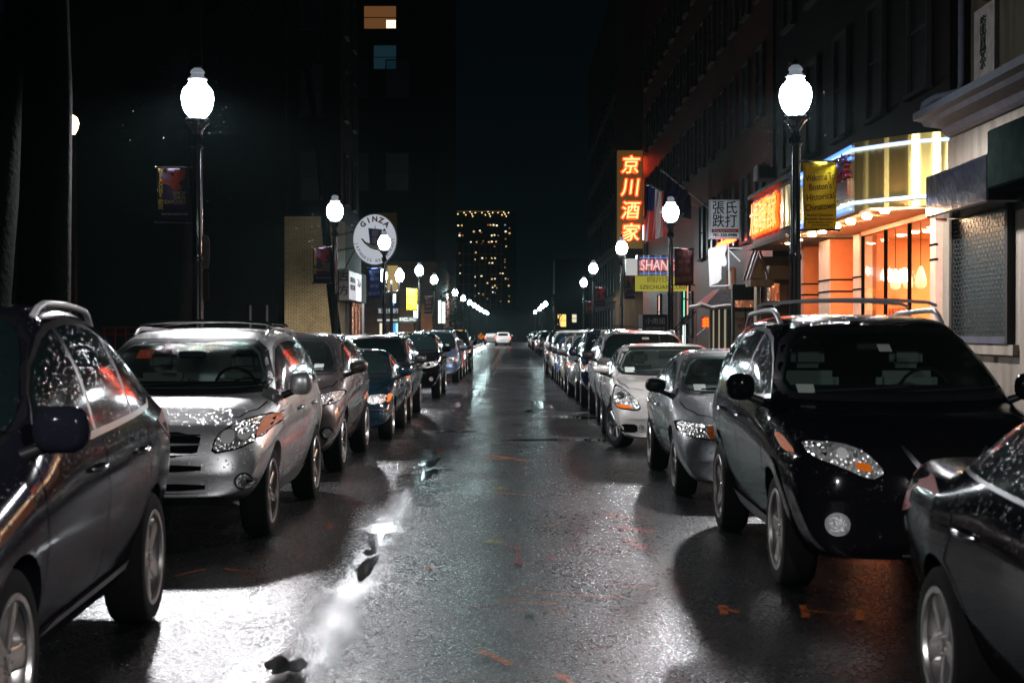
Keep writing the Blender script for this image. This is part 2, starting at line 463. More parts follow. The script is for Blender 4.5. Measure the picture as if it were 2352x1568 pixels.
_wheelcache = {}
def wheel_meshes(wr, style):
    key = (round(wr,3), style)
    if key in _wheelcache: return _wheelcache[key]
    bm = bmesh.new(); W = .106; rr = wr*.70
    prof = [(rr-.012,-W*.9),(rr+.01,-W),(wr-.03,-W*1.02),(wr-.008,-W*.86),(wr,-W*.6),(wr,W*.6),(wr-.008,W*.86),(wr-.03,W*1.02),(rr+.01,W),(rr-.012,W*.9)]
    lathe(bm, prof, 40, 'X', cap=False)
    tm = bpy.data.meshes.new('tyre'); bmesh.ops.recalc_face_normals(bm, faces=bm.faces)
    for f in bm.faces: f.smooth = True
    bm.to_mesh(tm); bm.free(); tm.materials.append(M_rubber)
    # rim: outer face towards +X
    bm = bmesh.new()
    lathe(bm, [(rr-.005,-W*.9),(rr-.05,-W*.6),(rr-.055,W*.2),(rr-.03,W*.62),(rr-.018,W*.8),(rr,W*.93),(rr+.012,W*.98),(rr+.006,W*1.04),(rr-.016,W*1.0),(rr-.024,W*.84)], 40, 'X', cap=False)
    lathe(bm, [(.001,W*.2),(rr-.05,W*.1)], 30, 'X', mi=1, cap=False)         # dark brake area
    ns = {'five':5,'six':6,'seven':7,'ten':10,'twin':10}[style]
    wd = {'five':.085,'six':.06,'seven':.05,'ten':.028,'twin':.026}[style]
    lathe(bm, [(.001,W*.82),(.028,W*.84),(.034,W*.78),(.06,W*.74),(.07,W*.4)], 20, 'X', cap=False)
    for k in range(ns):
        a = 2*pi*k/ns
        if style == 'twin': a = 2*pi*(k//2)/5 + (.16 if k % 2 else -.16)
        Mx = Matrix.Rotation(a, 4, 'X')
        r0, r1 = .03, rr-.012
        w0, w1 = wd*.55, wd*.5*(1.35 if style == 'five' else 1.1)
        vs = []
        for (r, ww, t0, t1) in ((r0, w0, W*.35, W*.74), ((r0+r1)/2, (w0+w1)*.42, W*.38, W*.80), (r1, w1, W*.45, W*.86)):
            ring = [Mx @ Vector(p) for p in ((t0, -ww, r), (t1-.008, -ww, r), (t1, -ww*.6, r), (t1, ww*.6, r), (t1-.008, ww, r), (t0, ww, r))]
            vs.append([bm.verts.new(p) for p in ring])
        for A, B in zip(vs, vs[1:]):
            for i in range(6): bm.faces.new((A[i], A[(i+1)%6], B[(i+1)%6], B[i]))
    for k in range(5):
        a = 2*pi*k/5+.3
        lathe(bm, [(.009,W*.7),(.009,W*.84),(.001,W*.85)], 6, 'X', (0,.045*cos(a),.045*sin(a)), cap=False)
    rm = bpy.data.meshes.new('rim'); bmesh.ops.recalc_face_normals(bm, faces=bm.faces)
    for f in bm.faces: f.smooth = True
    for e in bm.edges:
        if len(e.link_faces) == 2 and e.calc_face_angle(0) > radians(35): e.smooth = False
    bm.to_mesh(rm); bm.free()
    _wheelcache[key] = (tm, rm); return tm, rm

def build_car(name, label, cat, S, X, Y, pm, rz=0, group=None, detail=True):
    root = thing(name, label, cat, (X, Y, 0), rz, group)
    L, W, H = S['L'], S['W'], S['H']; w2 = W/2
    cyy, cz, wy, ry, gy, gz, bz = (S[k] for k in ('cy','cz','wy','ry','gy','gz','bz'))
    me, bvh = body_mesh(S)
    me.name = 'body'; me.materials.clear(); me.materials.append(pm); me.materials.append(M_well)
    bo = bpy.data.objects.new('body', me); link(bo); bo.parent = root
    def part(nm, bm, m, par=root, lab=None):
        o = mesh_obj(nm, bm, m, par)
        if lab: o['label'] = lab
        return o
    def pp(nm, poly, mode, m, off=.004, par=root, rnd=1, step=.07, lab=None):
        if rnd: poly = chaikin(poly, rnd)
        return part(nm, patch_bm(bvh, poly, mode, off, step), m, par, lab)
    # windscreen
    wsb = S.get('wsb', cz+.03); wst = S.get('wst', H-.085)
    hwb = w2*.84; hwt = w2*S.get('roofw',.7)*.93
    wp = [(-hwb, wsb+.02), (-hwb*.6, wsb), (0, wsb-.005), (hwb*.6, wsb), (hwb, wsb+.02), (hwt, wst-.012), (hwt*.5, wst), (-hwt*.5, wst), (-hwt, wst-.012)]
    wp = wind_poly(S)[0]
    big = [(x*1.035, z+(.018 if z > (wsb+wst)/2 else -.018)) for x, z in wp]
    if S.get('cabin'):
        bmx = bmesh.new(); rp = chaikin([((a[0]+b[0])/2, (a[1]+b[1])/2) for a, b in zip(wp, big)], 1); polystrip(bmx, bvh, rp+[rp[0]], .05, 'F', .004)
        part('windscreen_seal', bmx, M_trim)
        xd = w2*.72
        bmx = bmesh.new(); prism(bmx, [(cyy+.12, wsb-.02), (cyy+.55, wsb-.02), (cyy+.72, wsb+.035), (cyy+.5, wsb+.06), (cyy+.16, wsb+.03)], -xd, xd, 'YZ'); part('dashboard', bmx, M_trim)
        ys_ = wy+.30; zt_ = S['seatz']
        for s in (-1, 1):
            bmx = bmesh.new(); box(bmx, s*.37-.23, s*.37+.23, ys_, ys_+.14, wsb-.05, zt_-.14); bevel(bmx, .05, 2); st_o = mesh_obj('seat', bmx, M_seat, root, smooth=1)
            bmx = bmesh.new(); box(bmx, s*.37-.125, s*.37+.125, ys_+.03, ys_+.13, zt_-.12, zt_+.07); bevel(bmx, .045, 3); mesh_obj('headrest', bmx, M_seat, st_o, smooth=1)
        bmx = bmesh.new(); tube(bmx, [(.37+.18*cos(a*pi/9), cyy+.78-.06*sin(a*pi/9), wsb+.0+.17*sin(a*pi/9)) for a in range(19)], .014, 6); part('steering_wheel', bmx, M_trim)
        bmx = bmesh.new(); box(bmx, -.12, .12, wy-.12, wy-.09, wst-.14, wst-.08); bevel(bmx, .012); part('rear_view_mirror', bmx, M_trim)
        ws = pp('windscreen', wp, 'F', M_clearws, .007, rnd=2)
    else:
        bmx = patch_bm(bvh, chaikin(big, 1), 'F', .003); part('windscreen_seal', bmx, M_trim)
        ws = pp('windscreen', wp, 'F', S.get('wglass', M_glass), .007, rnd=2)
    bmx = bmesh.new()
    for s, x0 in ((1, -.55), (1, .1)):
        pts = []
        for k in range(6):
            t = k/5; x = x0+.62*t; z = wsb+.012+.03*t
            h, nn, _, _ = bvh.ray_cast(Vector((x, -1, z)), Vector((0, 1, 0)))
            if h: pts.append(h+nn*.022*(-1 if nn.y > 0 else 1))
        if len(pts) > 2: tube(bmx, pts, .008, 5)
    part('wiper', bmx, M_trim)
    for st in S.get('stickers', []):
        x, z, ww, hh, mm = st
        pp('sticker', [(x-ww/2, z-hh/2), (x+ww/2, z-hh/2), (x+ww/2, z+hh/2), (x-ww/2, z+hh/2)], 'F', mm, .0095, ws, rnd=0, step=.04)
    # side glass
    fl = S.get('dlo_front', cyy+.34); rl = S.get('dlo_rear', (gy-.12 if not S.get('sedan') else gy-.38))
    rise = S.get('brise', .06)
    rt = S.get('dlo_rear_top', ry-.12)
    dlo = S.get('dlo') or [(fl, bz+.035), ((fl+wy+.15)/2-.05, (bz+H-.1)/2+.005), (wy+.17, H-.155), ((wy+ry)/2, H-.118), (rt, H-.15-S.get('dropr',.0)), (rl, bz+.11+rise*.5), (rl-.12, bz+.045+rise)]
    cxm = sum(p[0] for p in dlo)/len(dlo); czm = sum(p[1] for p in dlo)/len(dlo)
    out = [(cxm+(p[0]-cxm)*1.03, czm+(p[1]-czm)*1.13) for p in dlo]
    cuts = S['pillars']
    for sd in ('S+', 'S-'):
        part('window_trim', patch_bm(bvh, chaikin(out, 1), sd, .003), S.get('dlotrim', M_trim))
        base = chaikin(dlo, 1)
        prev = None
        segs = [(-9, cuts[0]-.03)] + [(a+.03, b-.03) for a, b in zip(cuts, cuts[1:])] + [(cuts[-1]+.03, 99)]
        for a, b in segs:
            q = clip(clip(base, 0, a, False), 0, b, True)
            if len(q) >= 3 and max(p[0] for p in q)-min(p[0] for p in q) > .06:
                part('side_window', patch_bm(bvh, q, sd, .006), S.get('sglass', M_sideglass))
        # door seams, handle
        bm = bmesh.new()
        d0, d1, d2 = S['doors']; zs = .34; R = S['wr']+.09
        polystrip(bm, bvh, [(d0, bz-.0), (d0-.03, bz-.25), (d0-.01, zs+.12), (d0+.08, zs)], .009, sd, .0035)
        polystrip(bm, bvh, [(d1, bz+.02), (d1, zs)], .009, sd, .0035)
        yr = S['wheels'][1]
        ang = [(yr+R*cos(t), S['wr']+R*sin(t)) for t in (pi*.98, pi*.86, pi*.74, pi*.64)]
        polystrip(bm, bvh, [(min(d2, L-.4), bz+.03), (min(d2, L-.4)-.02, bz-.14)] + ang[::-1] + [(ang[0][0]-.03, zs)], .009, sd, .0035)
        polystrip(bm, bvh, [(d0+.08, zs), (ang[0][0]-.03, zs)], .009, sd, .0035)
        part('door_seam', bm, M_shut)
        sx = 1 if sd == 'S+' else -1
        for hy in (d1-.22, d2-.25):
            hz = bz-.11
            h, nn, _, _ = bvh.ray_cast(Vector((3*sx, hy, hz)), Vector((-sx, 0, 0)))
            if h:
                bm = bmesh.new(); x = h.x
                tube(bm, [(x-.01*sx, hy-.085, hz), (x+.028*sx, hy-.07, hz+.002), (x+.036*sx, hy, hz+.006), (x+.028*sx, hy+.07, hz+.008), (x-.01*sx, hy+.085, hz+.008)], .0135, 7)
                mesh_obj('door_handle', bm, S.get('handle', pm), root, smooth=1)
        if S.get('cladding'):
            bm = bmesh.new()
            yf, yb = S['wheels']
            patch_bm(bvh, [(yf+R-.01, .27), (yb-R+.01, .27), (yb-R+.02, .40), (yf+R-.02, .37)], sd, .012, .08, 0, bm)
            part('sill_trim', bm, S['cladding'])
            if S.get('flares'):
                for yw in S['wheels']:
                    bm = bmesh.new(); r0 = S['wr']+.045; r1 = r0+.065
                    a0, a1 = (-.05*pi, 1.05*pi)
                    arc = [(yw+r1*cos(a0+(a1-a0)*k/16), S['wr']+r1*sin(a0+(a1-a0)*k/16)) for k in range(17)]
                    arc += [(yw+r0*cos(a1+(a0-a1)*k/16), S['wr']+r0*sin(a1+(a0-a1)*k/16)) for k in range(17)]
                    patch_bm(bvh, arc, sd, .012, .05, 0, bm); part('wheel_arch', bm, S['flares'])
        if S.get('chromesill'):
            yf, yb = S['wheels']
            bm = bmesh.new(); patch_bm(bvh, [(yf+R+.05, .365), (yb-R-.02, .385), (yb-R, .43), (yf+R+.3, .40)], sd, .016, .08, 0, bm)
            part('chrome_sill_strip', bm, M_alloyd)
        # mirror
        my, mz = S.get('mirror', (cyy+.42, bz+.13))
        h, nn, _, _ = bvh.ray_cast(Vector((3*sx, my, bz+.02)), Vector((-sx, 0, 0)))
        if h:
            bm = bmesh.new(); x = h.x+.155*sx
            bmesh.ops.create_uvsphere(bm, u_segments=16, v_segments=10, radius=1)
            for v in bm.verts:
                a = v.co
                sg = lambda t, e: math.copysign(abs(t)**e, t)
                v.co = Vector((x+sg(a.x,.7)*S.get('mw',.115), my+(sg(a.y,.8)*.075 if a.y < 0 else a.y*.03), mz+sg(a.z,.75)*S.get('mh',.078)))
            mo = mesh_obj('mirror', bm, S.get('mirrorm', pm), root, smooth=1)
            bm = bmesh.new()
            tube(bm, [(h.x-.04*sx, my+.02, bz+.01), (x-.05*sx, my+.01, mz-.065), (x+.02*sx, my, mz-.06)], [.035,.026,.02], 8)
            mesh_obj('mirror_stalk', bm, M_trim, mo, smooth=1)
    # front design
    for e in S['front']:
        nm, poly, both, m, off = e[:5]; lab = e[5] if len(e) > 5 else None
        pars = e[6] if len(e) > 6 else None
        lst = [poly, mir(poly)] if both else [poly]
        for q in lst:
            if nm == 'headlight':
                qx = sum(p[0] for p in q)/len(q); qz = sum(p[1] for p in q)/len(q)
                pp('headlight_surround', [(qx+(p[0]-qx)*1.07, qz+(p[1]-qz)*1.14) for p in q], 'F', M_shut, .005, rnd=1, step=.045)
            pp(nm, q, 'F', m, off, rnd=1, step=.045, lab=lab)
    for e in S.get('top', []):
        nm, line, m, ww = e
        for q in (line, [(-a, b) for a, b in line]):
            bm = bmesh.new(); polystrip(bm, bvh, q, ww, 'T', .0035); part(nm, bm, m)
    # tail
    for q in ([(w2*.62, gz-.05), (w2*.93, gz-.06), (w2*.92, gz-.28), (w2*.66, gz-.24)],):
        for z in (q, mir(q)): pp('tail_light', z, 'B', S.get('tailm', M_red), .006)
    if not S.get('sedan'):
        pp('rear_window', [(-w2*.62, gz+.04), (w2*.62, gz+.04), (w2*.55, H-.16), (-w2*.55, H-.16)], 'B', M_glass, .005)
    bm = bmesh.new(); box(bm, -.26, .26, L+.0, L+.02, .62, .78)
    part('number_plate', bm, M_plate)
    # wheels
    tm, rm = wheel_meshes(S['wr'], S['style'])
    rm2 = rm.copy(); rm2.materials.clear(); rm2.materials.append(S.get('alloy', M_alloy)); rm2.materials.append(M_well)
    for k, yw in enumerate(S['wheels']):
        for s in (-1, 1):
            t = bpy.data.objects.new('wheel', tm); link(t); t.parent = root
            t.location = (s*(w2-.155), yw, S['wr'])
            st = S.get('steer', 0) if k == 0 else 0
            t.rotation_euler = (random.random()*6 if s > 0 else random.random()*6, 0, (0 if s > 0 else pi)+st)
            t.rotation_mode = 'XYZ'
            r = bpy.data.objects.new('rim', rm2); link(r); r.parent = t
    # rails
    if S.get('rails'):
        kind, rmat = S['rails']
        for s in (-1, 1):
            bm = bmesh.new(); pts = []
            y0, y1 = wy+.22, ry-.05; n = 14
            hh = .055 if kind == 'low' else .09
            for k in range(n+1):
                t = k/n; y = y0+(y1-y0)*t
                xx = s*w2*(S.get('roofw',.7)-.03-.02*(2*t-1)**2)
                h, nn, _, _ = bvh.ray_cast(Vector((xx, y, 4)), Vector((0,0,-1)))
                lift = hh*min(1, sin(pi*min(max(t,0),1))*3.2) if kind == 'low' else hh*min(1, (sin(pi*t)*2.2)**.8)
                pts.append((xx, y, h.z+lift-.005))
            tube(bm, pts, .017 if kind == 'low' else .02, 8)
            mesh_obj('roof_rail', bm, rmat, root, smooth=1)
        if S.get('crossbars'):
            for yb_ in S['crossbars']:
                bm = bmesh.new()
                h, nn, _, _ = bvh.ray_cast(Vector((0, yb_, 4)), Vector((0,0,-1)))
                e_ = w2*(S.get('roofw',.7)-.03); zt = h.z+(.055 if kind == 'low' else .10)
                tube(bm, [(-e_, yb_, zt-.03), (-e_*.9, yb_, zt-.005), (-e_*.5, yb_, zt+.012), (0, yb_, zt+.018), (e_*.5, yb_, zt+.012), (e_*.9, yb_, zt-.005), (e_, yb_, zt-.03)], .013, 6)
                mesh_obj('roof_crossbar', bm, rmat, root, smooth=1)
    if S.get('antenna'):
        bm = bmesh.new(); h, nn, _, _ = bvh.ray_cast(Vector((0, ry-.3, 4)), Vector((0,0,-1)))
        tube(bm, [(0, ry-.3, h.z-.01), (0, ry-.3, h.z+.02), (0, ry-.16, h.z+.18)], [.02,.006,.003], 6)
        part('antenna', bm, M_trim)
    root['_bvh'] = 0
    return root, bvh

def seamhood(S):
    w2 = S['W']/2
    return ('hood_seam', [(w2*.55, .30), (w2*.74, .48), (w2*.83, S['cy']*.7), (w2*.86, S['cy']-.03)], M_shut, .009)

PAINT = {
 'silver': paint('silver_paint', (.50,.50,.50), .6, .34),
 'silverlight': paint('light_silver_paint', (.62,.60,.57), .5, .34),
 'grey': paint('dark_grey_paint', (.16,.175,.18), .6, .34),
 'black': paint('black_paint', (.003,.003,.004), .0, .12, .02, .6, .10),
 'purpleblack': paint('dark_slate_paint', (.008,.008,.013), .0, .12, .02, .6, .10),
 'brown': paint('brown_grey_paint', (.085,.068,.066), .6, .32),
 'teal': paint('dark_teal_paint', (.005,.014,.022), .2, .12, .4),
 'navy': paint('navy_paint', (.012,.02,.05), .2, .12, .4),
 'bluegrey': paint('blue_grey_paint', (.10,.14,.22), .6, .33),
 'red': paint('red_paint', (.22,.018,.012), .4, .3),
 'white': paint('white_paint', (.7,.7,.68), 0, .3),
 'blue': paint('blue_paint', (.03,.10,.32), .4, .3),
 'cream': paint('champagne_paint', (.42,.38,.31), .5, .34),
 'charcoal': paint('charcoal_paint', (.03,.035,.04), .3, .2, .3),
 'olive': paint('olive_paint', (.09,.10,.05), .5, .3),
}
def plate(z, m=M_plate): return ('front_number_plate', [(-.155, z-.08), (.155, z-.08), (.155, z+.08), (-.155, z+.08)], False, m, .02)

# ------------------------------------------------------------------ car specifications
def S_(**k): return k
SUV_A = S_(L=4.73, W=1.84, H=1.80, hf=.98, cy=1.12, cz=1.16, wy=2.0, ry=3.4, gy=4.35, gz=1.24, bz=1.12, brise=.10, wr=.37, wheels=(.95,3.67), style='five',
    pillars=(2.30,3.12), doors=(1.35,2.42,3.45), dlo=[(1.40,1.15),(1.72,1.46),(2.15,1.65),(2.6,1.69),(3.05,1.65),(3.5,1.45),(3.72,1.29),(3.6,1.235)], roofw=.69, mirror=(1.30,1.25),
    rails=('low', simple('silver_rail', (.55,.55,.55), .35, metal=.2)), chromesill=True, dlotrim=M_dlo, handle=M_chrome, mw=.12, mh=.10, mirrorm=PAINT['purpleblack'],
    front=[('headlight', [(.50,.74),(.55,.88),(.84,.93),(.86,.80),(.70,.74)], True, M_lamp, .006), ('grille', [(-.40,.88),(.40,.88),(.36,.66),(-.36,.66)], False, M_trim, .006)])
M_railb = simple('black_rail', (.02,.02,.02), .3, coat=.5)
M_rails = simple('grey_rail', (.45,.45,.46), .35, metal=.2)
SUV_B = S_(L=4.6, W=1.82, H=1.69, hf=.93, cy=1.16, cz=1.135, wy=1.98, ry=4.0, gy=4.42, gz=1.12, bz=1.08, brise=.05, wr=.36, wheels=(.92,3.58), style='six', wst=1.56,
    pillars=(2.36,3.42), doors=(1.30,2.42,3.40), dlo_front=1.42, dlo_rear=4.2, dlo_rear_top=3.75, zf=.40, curve=.22,
    rails=('low', M_railb), crossbars=(2.45,3.35), flares=None, cladding=M_plastic, mw=.10, mh=.10,
    stickers=[(-.36,1.45,.13,.07,M_stickred), (-.355,1.455,.075,.045,M_sticker)],
    front=[
      ('headlight', [(.535,.735),(.56,.86),(.68,.95),(.86,.985),(.885,.93),(.84,.82),(.72,.765)], True, M_lamp, .008),
      ('turn_signal', [(.815,.83),(.805,.965),(.865,.98),(.885,.93),(.85,.85)], True, M_amber, .0105),
      ('grille', [(-.45,.885),(.45,.885),(.42,.70),(-.42,.70)], False, M_shut, .005),
      ('grille_bar', [(-.445,.80),(.445,.80),(.445,.785),(-.445,.785)], False, M_chrome, .016),
      ('grille_bar', [(-.44,.865),(.44,.865),(.44,.852),(-.44,.852)], False, M_chrome, .016),
      ('grille_bar', [(-.43,.728),(.43,.728),(.43,.716),(-.43,.716)], False, M_chrome, .014),
      ('air_intake', [(-.46,.645),(.46,.645),(.46,.592),(-.46,.592)], False, M_shut, .005),
      ('air_intake', [(-.49,.505),(.49,.505),(.49,.45),(-.49,.45)], False, M_shut, .005),
      ('bumper_lip', [(-.50,.438),(.50,.438),(.50,.425),(-.50,.425)], False, M_chrome, .008),
      ('headlight_projector', circle(.635,.845,.05), True, M_refl, .011),
      ('headlight_projector', circle(.745,.865,.045), True, M_refl, .011),
      ('fog_light', circle(.76,.515,.052), True, M_fogl, .012),
      ('fog_light_surround', circle(.76,.515,.066), True, M_trim, .007)],
    top=[seamhood(dict(W=1.82, cy=1.16))])
CX = S_(L=4.68, W=1.87, H=1.65, hf=.93, cy=1.02, cz=1.13, wy=1.95, ry=3.95, gy=4.45, gz=1.16, bz=1.10, brise=.12, wr=.36, wheels=(.95,3.70), style='ten',
    pillars=(2.32,3.3), doors=(1.3,2.4,3.45), dlo_front=1.38, dlo_rear=4.1, dlo_rear_top=3.45, dropr=.03, dlotrim=M_dlo, curve=.26,
    stickers=[(.55,1.22,.11,.07,M_sticker)],
    front=[('headlight', [(.58,.83),(.60,.90),(.86,.965),(.90,.93),(.86,.84),(.72,.81)], True, M_lamp, .008),
      ('turn_signal', [(.58,.83),(.60,.90),(.70,.92),(.70,.82)], True, M_amber, .011),
      ('grille', [(-.40,.60),(.40,.60),(.52,.36),(-.52,.36)], False, M_shut, .005),
      ('fog_light', circle(.78,.50,.05), True, M_fogl, .012),
      ('fog_light_surround', circle(.78,.50,.075), True, M_trim, .006), plate(.52)],
    top=[seamhood(dict(W=1.87, cy=1.02))])
SEDAN_OLD = S_(L=4.55, W=1.74, H=1.38, hf=.74, cy=1.22, cz=.93, wy=1.95, ry=3.15, gy=3.72, gz=.98, tz=.99, bz=.90, brise=.05, wr=.315, wheels=(.88,3.48), style='five', sedan=True, zf=.24,
    pillars=(2.45,), doors=(1.45,2.45,3.35), dlo_front=1.55, dlo_rear=3.45, dlo_rear_top=3.0, curve=.18,
    front=[('headlight', [(.50,.57),(.50,.70),(.76,.715),(.76,.59)], True, M_lamp, .008),
      ('turn_signal', [(.765,.595),(.765,.715),(.82,.71),(.815,.61)], True, M_amber, .009),
      ('grille', [(-.44,.70),(.44,.70),(.42,.60),(-.42,.60)], False, M_shut, .006),
      ('grille_bar', [(-.44,.705),(.44,.705),(.44,.69),(-.44,.69)], False, M_chrome, .012),
      ('bumper_moulding', [(-.83,.50),(.83,.50),(.83,.475),(-.83,.475)], False, M_trim, .010),
      ('air_intake', [(-.35,.40),(.35,.40),(.33,.32),(-.33,.32)], False, M_shut, .005), plate(.45)],
    top=[seamhood(dict(W=1.74, cy=1.22))])
WAGON = S_(L=4.78, W=1.84, H=1.60, hf=.90, cy=1.10, cz=1.05, wy=1.95, ry=4.15, gy=4.6, gz=1.08, bz=1.01, brise=.05, wr=.34, wheels=(.92,3.64), style='seven',
    pillars=(2.35,3.42), doors=(1.3,2.4,3.4), dlo_front=1.42, dlo_rear=4.35, dlo_rear_top=3.95, rails=('low', M_railb),
    front=[('headlight', [(.52,.72),(.55,.85),(.84,.89),(.87,.80),(.70,.72)], True, M_lamp, .008),
      ('turn_signal', [(.78,.75),(.80,.875),(.85,.885),(.87,.80)], True, M_amber, .011),
      ('grille', [(-.42,.84),(.42,.84),(.36,.68),(-.36,.68)], False, M_shut, .005),
      ('grille_bar', [(-.42,.85),(.42,.85),(.42,.83),(-.42,.83)], False, M_chrome, .012),
      ('fog_light', circle(.70,.46,.05), True, M_fogl, .012),
      ('air_intake', [(-.48,.54),(.48,.54),(.46,.42),(-.46,.42)], False, M_shut, .005), plate(.56)],
    top=[seamhood(dict(W=1.84, cy=1.10))])
SUV_BIG = S_(L=4.8, W=1.92, H=1.64, hf=1.0, cy=1.12, cz=1.12, wy=1.92, ry=4.15, gy=4.6, gz=1.14, bz=1.09, brise=.03, wr=.37, wheels=(.95,3.74), style='five',
    pillars=(2.38,3.45), doors=(1.32,2.45,3.5), dlo_front=1.40, dlo_rear=4.4, dlo_rear_top=4.0, roofw=.72,
    front=[('headlight', [(.46,.77),(.52,.87),(.80,.93),(.90,.94),(.88,.84),(.68,.77)], True, M_lamp, .008),
      ('headlight_projector', circle(.66,.845,.04), True, M_chrome, .013),
      ('grille', [(-.44,.90),(.44,.90),(.40,.64),(-.40,.64)], False, M_shut, .005),
      ('grille_bar', [(-.44,.82),(.44,.82),(.44,.79),(-.44,.79)], False, M_chrome, .014),
      ('fog_light', circle(.72,.50,.055), True, M_fogl, .012), plate(.58)],
    top=[seamhood(dict(W=1.92, cy=1.12))])
MINIVAN = S_(L=4.85, W=1.92, H=1.70, hf=.86, cy=.98, cz=1.06, wy=1.95, ry=4.3, gy=4.65, gz=1.08, bz=1.0, brise=.02, wr=.33, wheels=(.93,3.96), style='seven', roofw=.74,
    pillars=(2.55,3.55), doors=(1.3,2.45,3.65), dlo_front=1.38, dlo_rear=4.5, dlo_rear_top=4.25, rails=('low', M_railb),
    stickers=[(.52,1.20,.10,.07,M_sticker)],
    front=[('headlight', [(.42,.66),(.46,.78),(.80,.84),(.86,.80),(.84,.70),(.60,.65)], True, M_lamp, .008),
      ('turn_signal', [(.78,.69),(.80,.825),(.85,.82),(.86,.74)], True, M_amber, .011),
      ('grille', [(-.38,.77),(.38,.77),(.34,.66),(-.34,.66)], False, M_shut, .005),
      ('air_intake', [(-.5,.45),(.5,.45),(.46,.34),(-.46,.34)], False, M_shut, .005), plate(.55)],
    top=[seamhood(dict(W=1.92, cy=.98))])
SUV_C = S_(L=4.60, W=1.84, H=1.79, hf=1.0, cy=1.14, cz=1.19, wy=2.02, ry=3.9, gy=4.38, gz=1.22, bz=1.14, brise=.13, wr=.365, wheels=(.91,3.62), style='five', wst=1.655,
    pillars=(2.36,3.35), doors=(1.3,2.42,3.42), dlo_front=1.40, dlo_rear=4.1, dlo_rear_top=3.5, dropr=.04, curve=.27, roofw=.70, dlotrim=M_dlo,
    rails=('high', M_rails), crossbars=(2.45, 3.25), cladding=M_plastic, flares=PAINT['black'], handle=M_chrome, mw=.10, mh=.095, mirrorm=PAINT['black'],
    stickers=[(-.60,1.26,.11,.055,M_sticker), (.02,1.53,.09,.05,M_sticker)],
    front=[
      ('headlight', [(.79,.975),(.60,.975),(.47,.93),(.36,.81),(.45,.765),(.62,.84),(.78,.90)], True, M_lamp, .008),
      ('turn_signal', [(.54,.87),(.45,.86),(.44,.81),(.52,.82)], True, M_amber, .0115),
      ('headlight_projector', circle(.60,.915,.032), True, M_refl, .0115),
      ('side_marker_light', [(.83,.90),(.85,1.0),(.872,.99),(.87,.90)], True, M_amber, .009),
      ('grille', [(-.33,.93),(.33,.93),(.20,.70),(-.20,.70)], False, M_shut, .005),
      ('grille_chrome_bar', [(.27,.955),(.238,.955),(.105,.79),(.115,.77),(.145,.785)], True, M_chrome, .016),
      ('badge', circle(0,.84,.07,18,.055), False, M_chrome, .02),
      ('air_intake', [(-.42,.52),(.42,.52),(.30,.36),(-.30,.36)], False, M_shut, .005),
      ('bumper_lip', [(-.28,.335),(.28,.335),(.28,.315),(-.28,.315)], False, M_chrome, .010),
      ('fog_light', circle(.64,.50,.050), True, M_fogl, .014),
      ('fog_light_surround', circle(.64,.50,.072), True, M_chrome, .010)],
    top=[seamhood(dict(W=1.84, cy=1.14))])
SEDAN_A = S_(L=4.74, W=1.83, H=1.47, hf=.78, cy=1.15, cz=1.0, wy=2.0, ry=3.25, gy=3.95, gz=1.08, tz=1.08, bz=.965, brise=.08, wr=.33, wheels=(.98,3.72), style='ten', sedan=True, zf=.22,
    pillars=(2.45,), doors=(1.45,2.5,3.5), dlo_front=1.5, dlo_rear=3.75, dlo_rear_top=3.15, curve=.24, mirrorm=M_trim, mw=.11, mh=.075, handle=M_chrome,
    stickers=[(-.56,1.07,.12,.06,M_sticker)],
    front=[('headlight', [(.86,.665),(.86,.77),(.70,.76),(.42,.72),(.40,.64),(.62,.62)], True, M_lamp, .009),
      ('turn_signal', [(.62,.625),(.63,.745),(.50,.73),(.48,.63)], True, M_amber, .012),
      ('grille', [(-.36,.72),(.36,.72),(.24,.50),(-.24,.50)], False, M_shut, .005),
      ('grille_bar', [(-.36,.73),(.36,.73),(.34,.69),(-.34,.69)], False, M_chrome, .012),
      ('air_intake', [(-.55,.40),(.55,.40),(.50,.28),(-.50,.28)], False, M_shut, .005), plate(.47)],
    top=[seamhood(dict(W=1.83, cy=1.15))])
SEDAN_B = S_(L=4.84, W=1.86, H=1.48, hf=.82, cy=1.28, cz=1.02, wy=2.15, ry=3.35, gy=4.05, gz=1.08, tz=1.10, bz=.97, brise=.09, wr=.345, wheels=(.97,3.75), style='seven', sedan=True, zf=.20, steer=.35, alloy=M_alloyd,
    pillars=(2.55,), doors=(1.55,2.6,3.55), dlo_front=1.62, dlo_rear=3.85, dlo_rear_top=3.2, curve=.27, mw=.125, mh=.062, antenna=True,
    stickers=[(-.60,1.09,.14,.07,M_sticker)], wglass=None,
    front=[('headlight', [(.86,.60),(.90,.70),(.84,.885),(.76,.84),(.60,.70),(.56,.61),(.62,.58)], True, M_lamp, .009),
      ('headlight_projector', circle(.80,.76,.045), True, M_chrome, .014),
      ('turn_signal', [(.86,.605),(.86,.655),(.68,.63),(.68,.585)], True, M_amber, .013),
      ('grille', [(-.42,.74),(.42,.74),(.36,.50),(-.36,.50)], False, M_shut, .005),
      ('grille_bar', [(-.40,.64),(.40,.64),(.40,.62),(-.40,.62)], False, M_chrome, .014),
      ('air_intake', [(.60,.27),(.60,.38),(.80,.385),(.85,.33),(.80,.265)], True, M_shut, .007),
      ('fog_light', circle(.55,.325,.05), True, M_fogl, .012),
      ('air_intake', [(-.42,.42),(.42,.42),(.40,.28),(-.40,.28)], False, M_shut, .005), plate(.50)],
    top=[seamhood(dict(W=1.86, cy=1.28))])
SEDAN_B.pop('wglass')
SUV_D = dict(SUV_BIG, H=1.68, cz=1.14, brise=.06, rails=('low', M_rails), mirrorm=M_trim, antenna=True, stickers=[(0.05,1.52,.13,.04,M_sticker)])
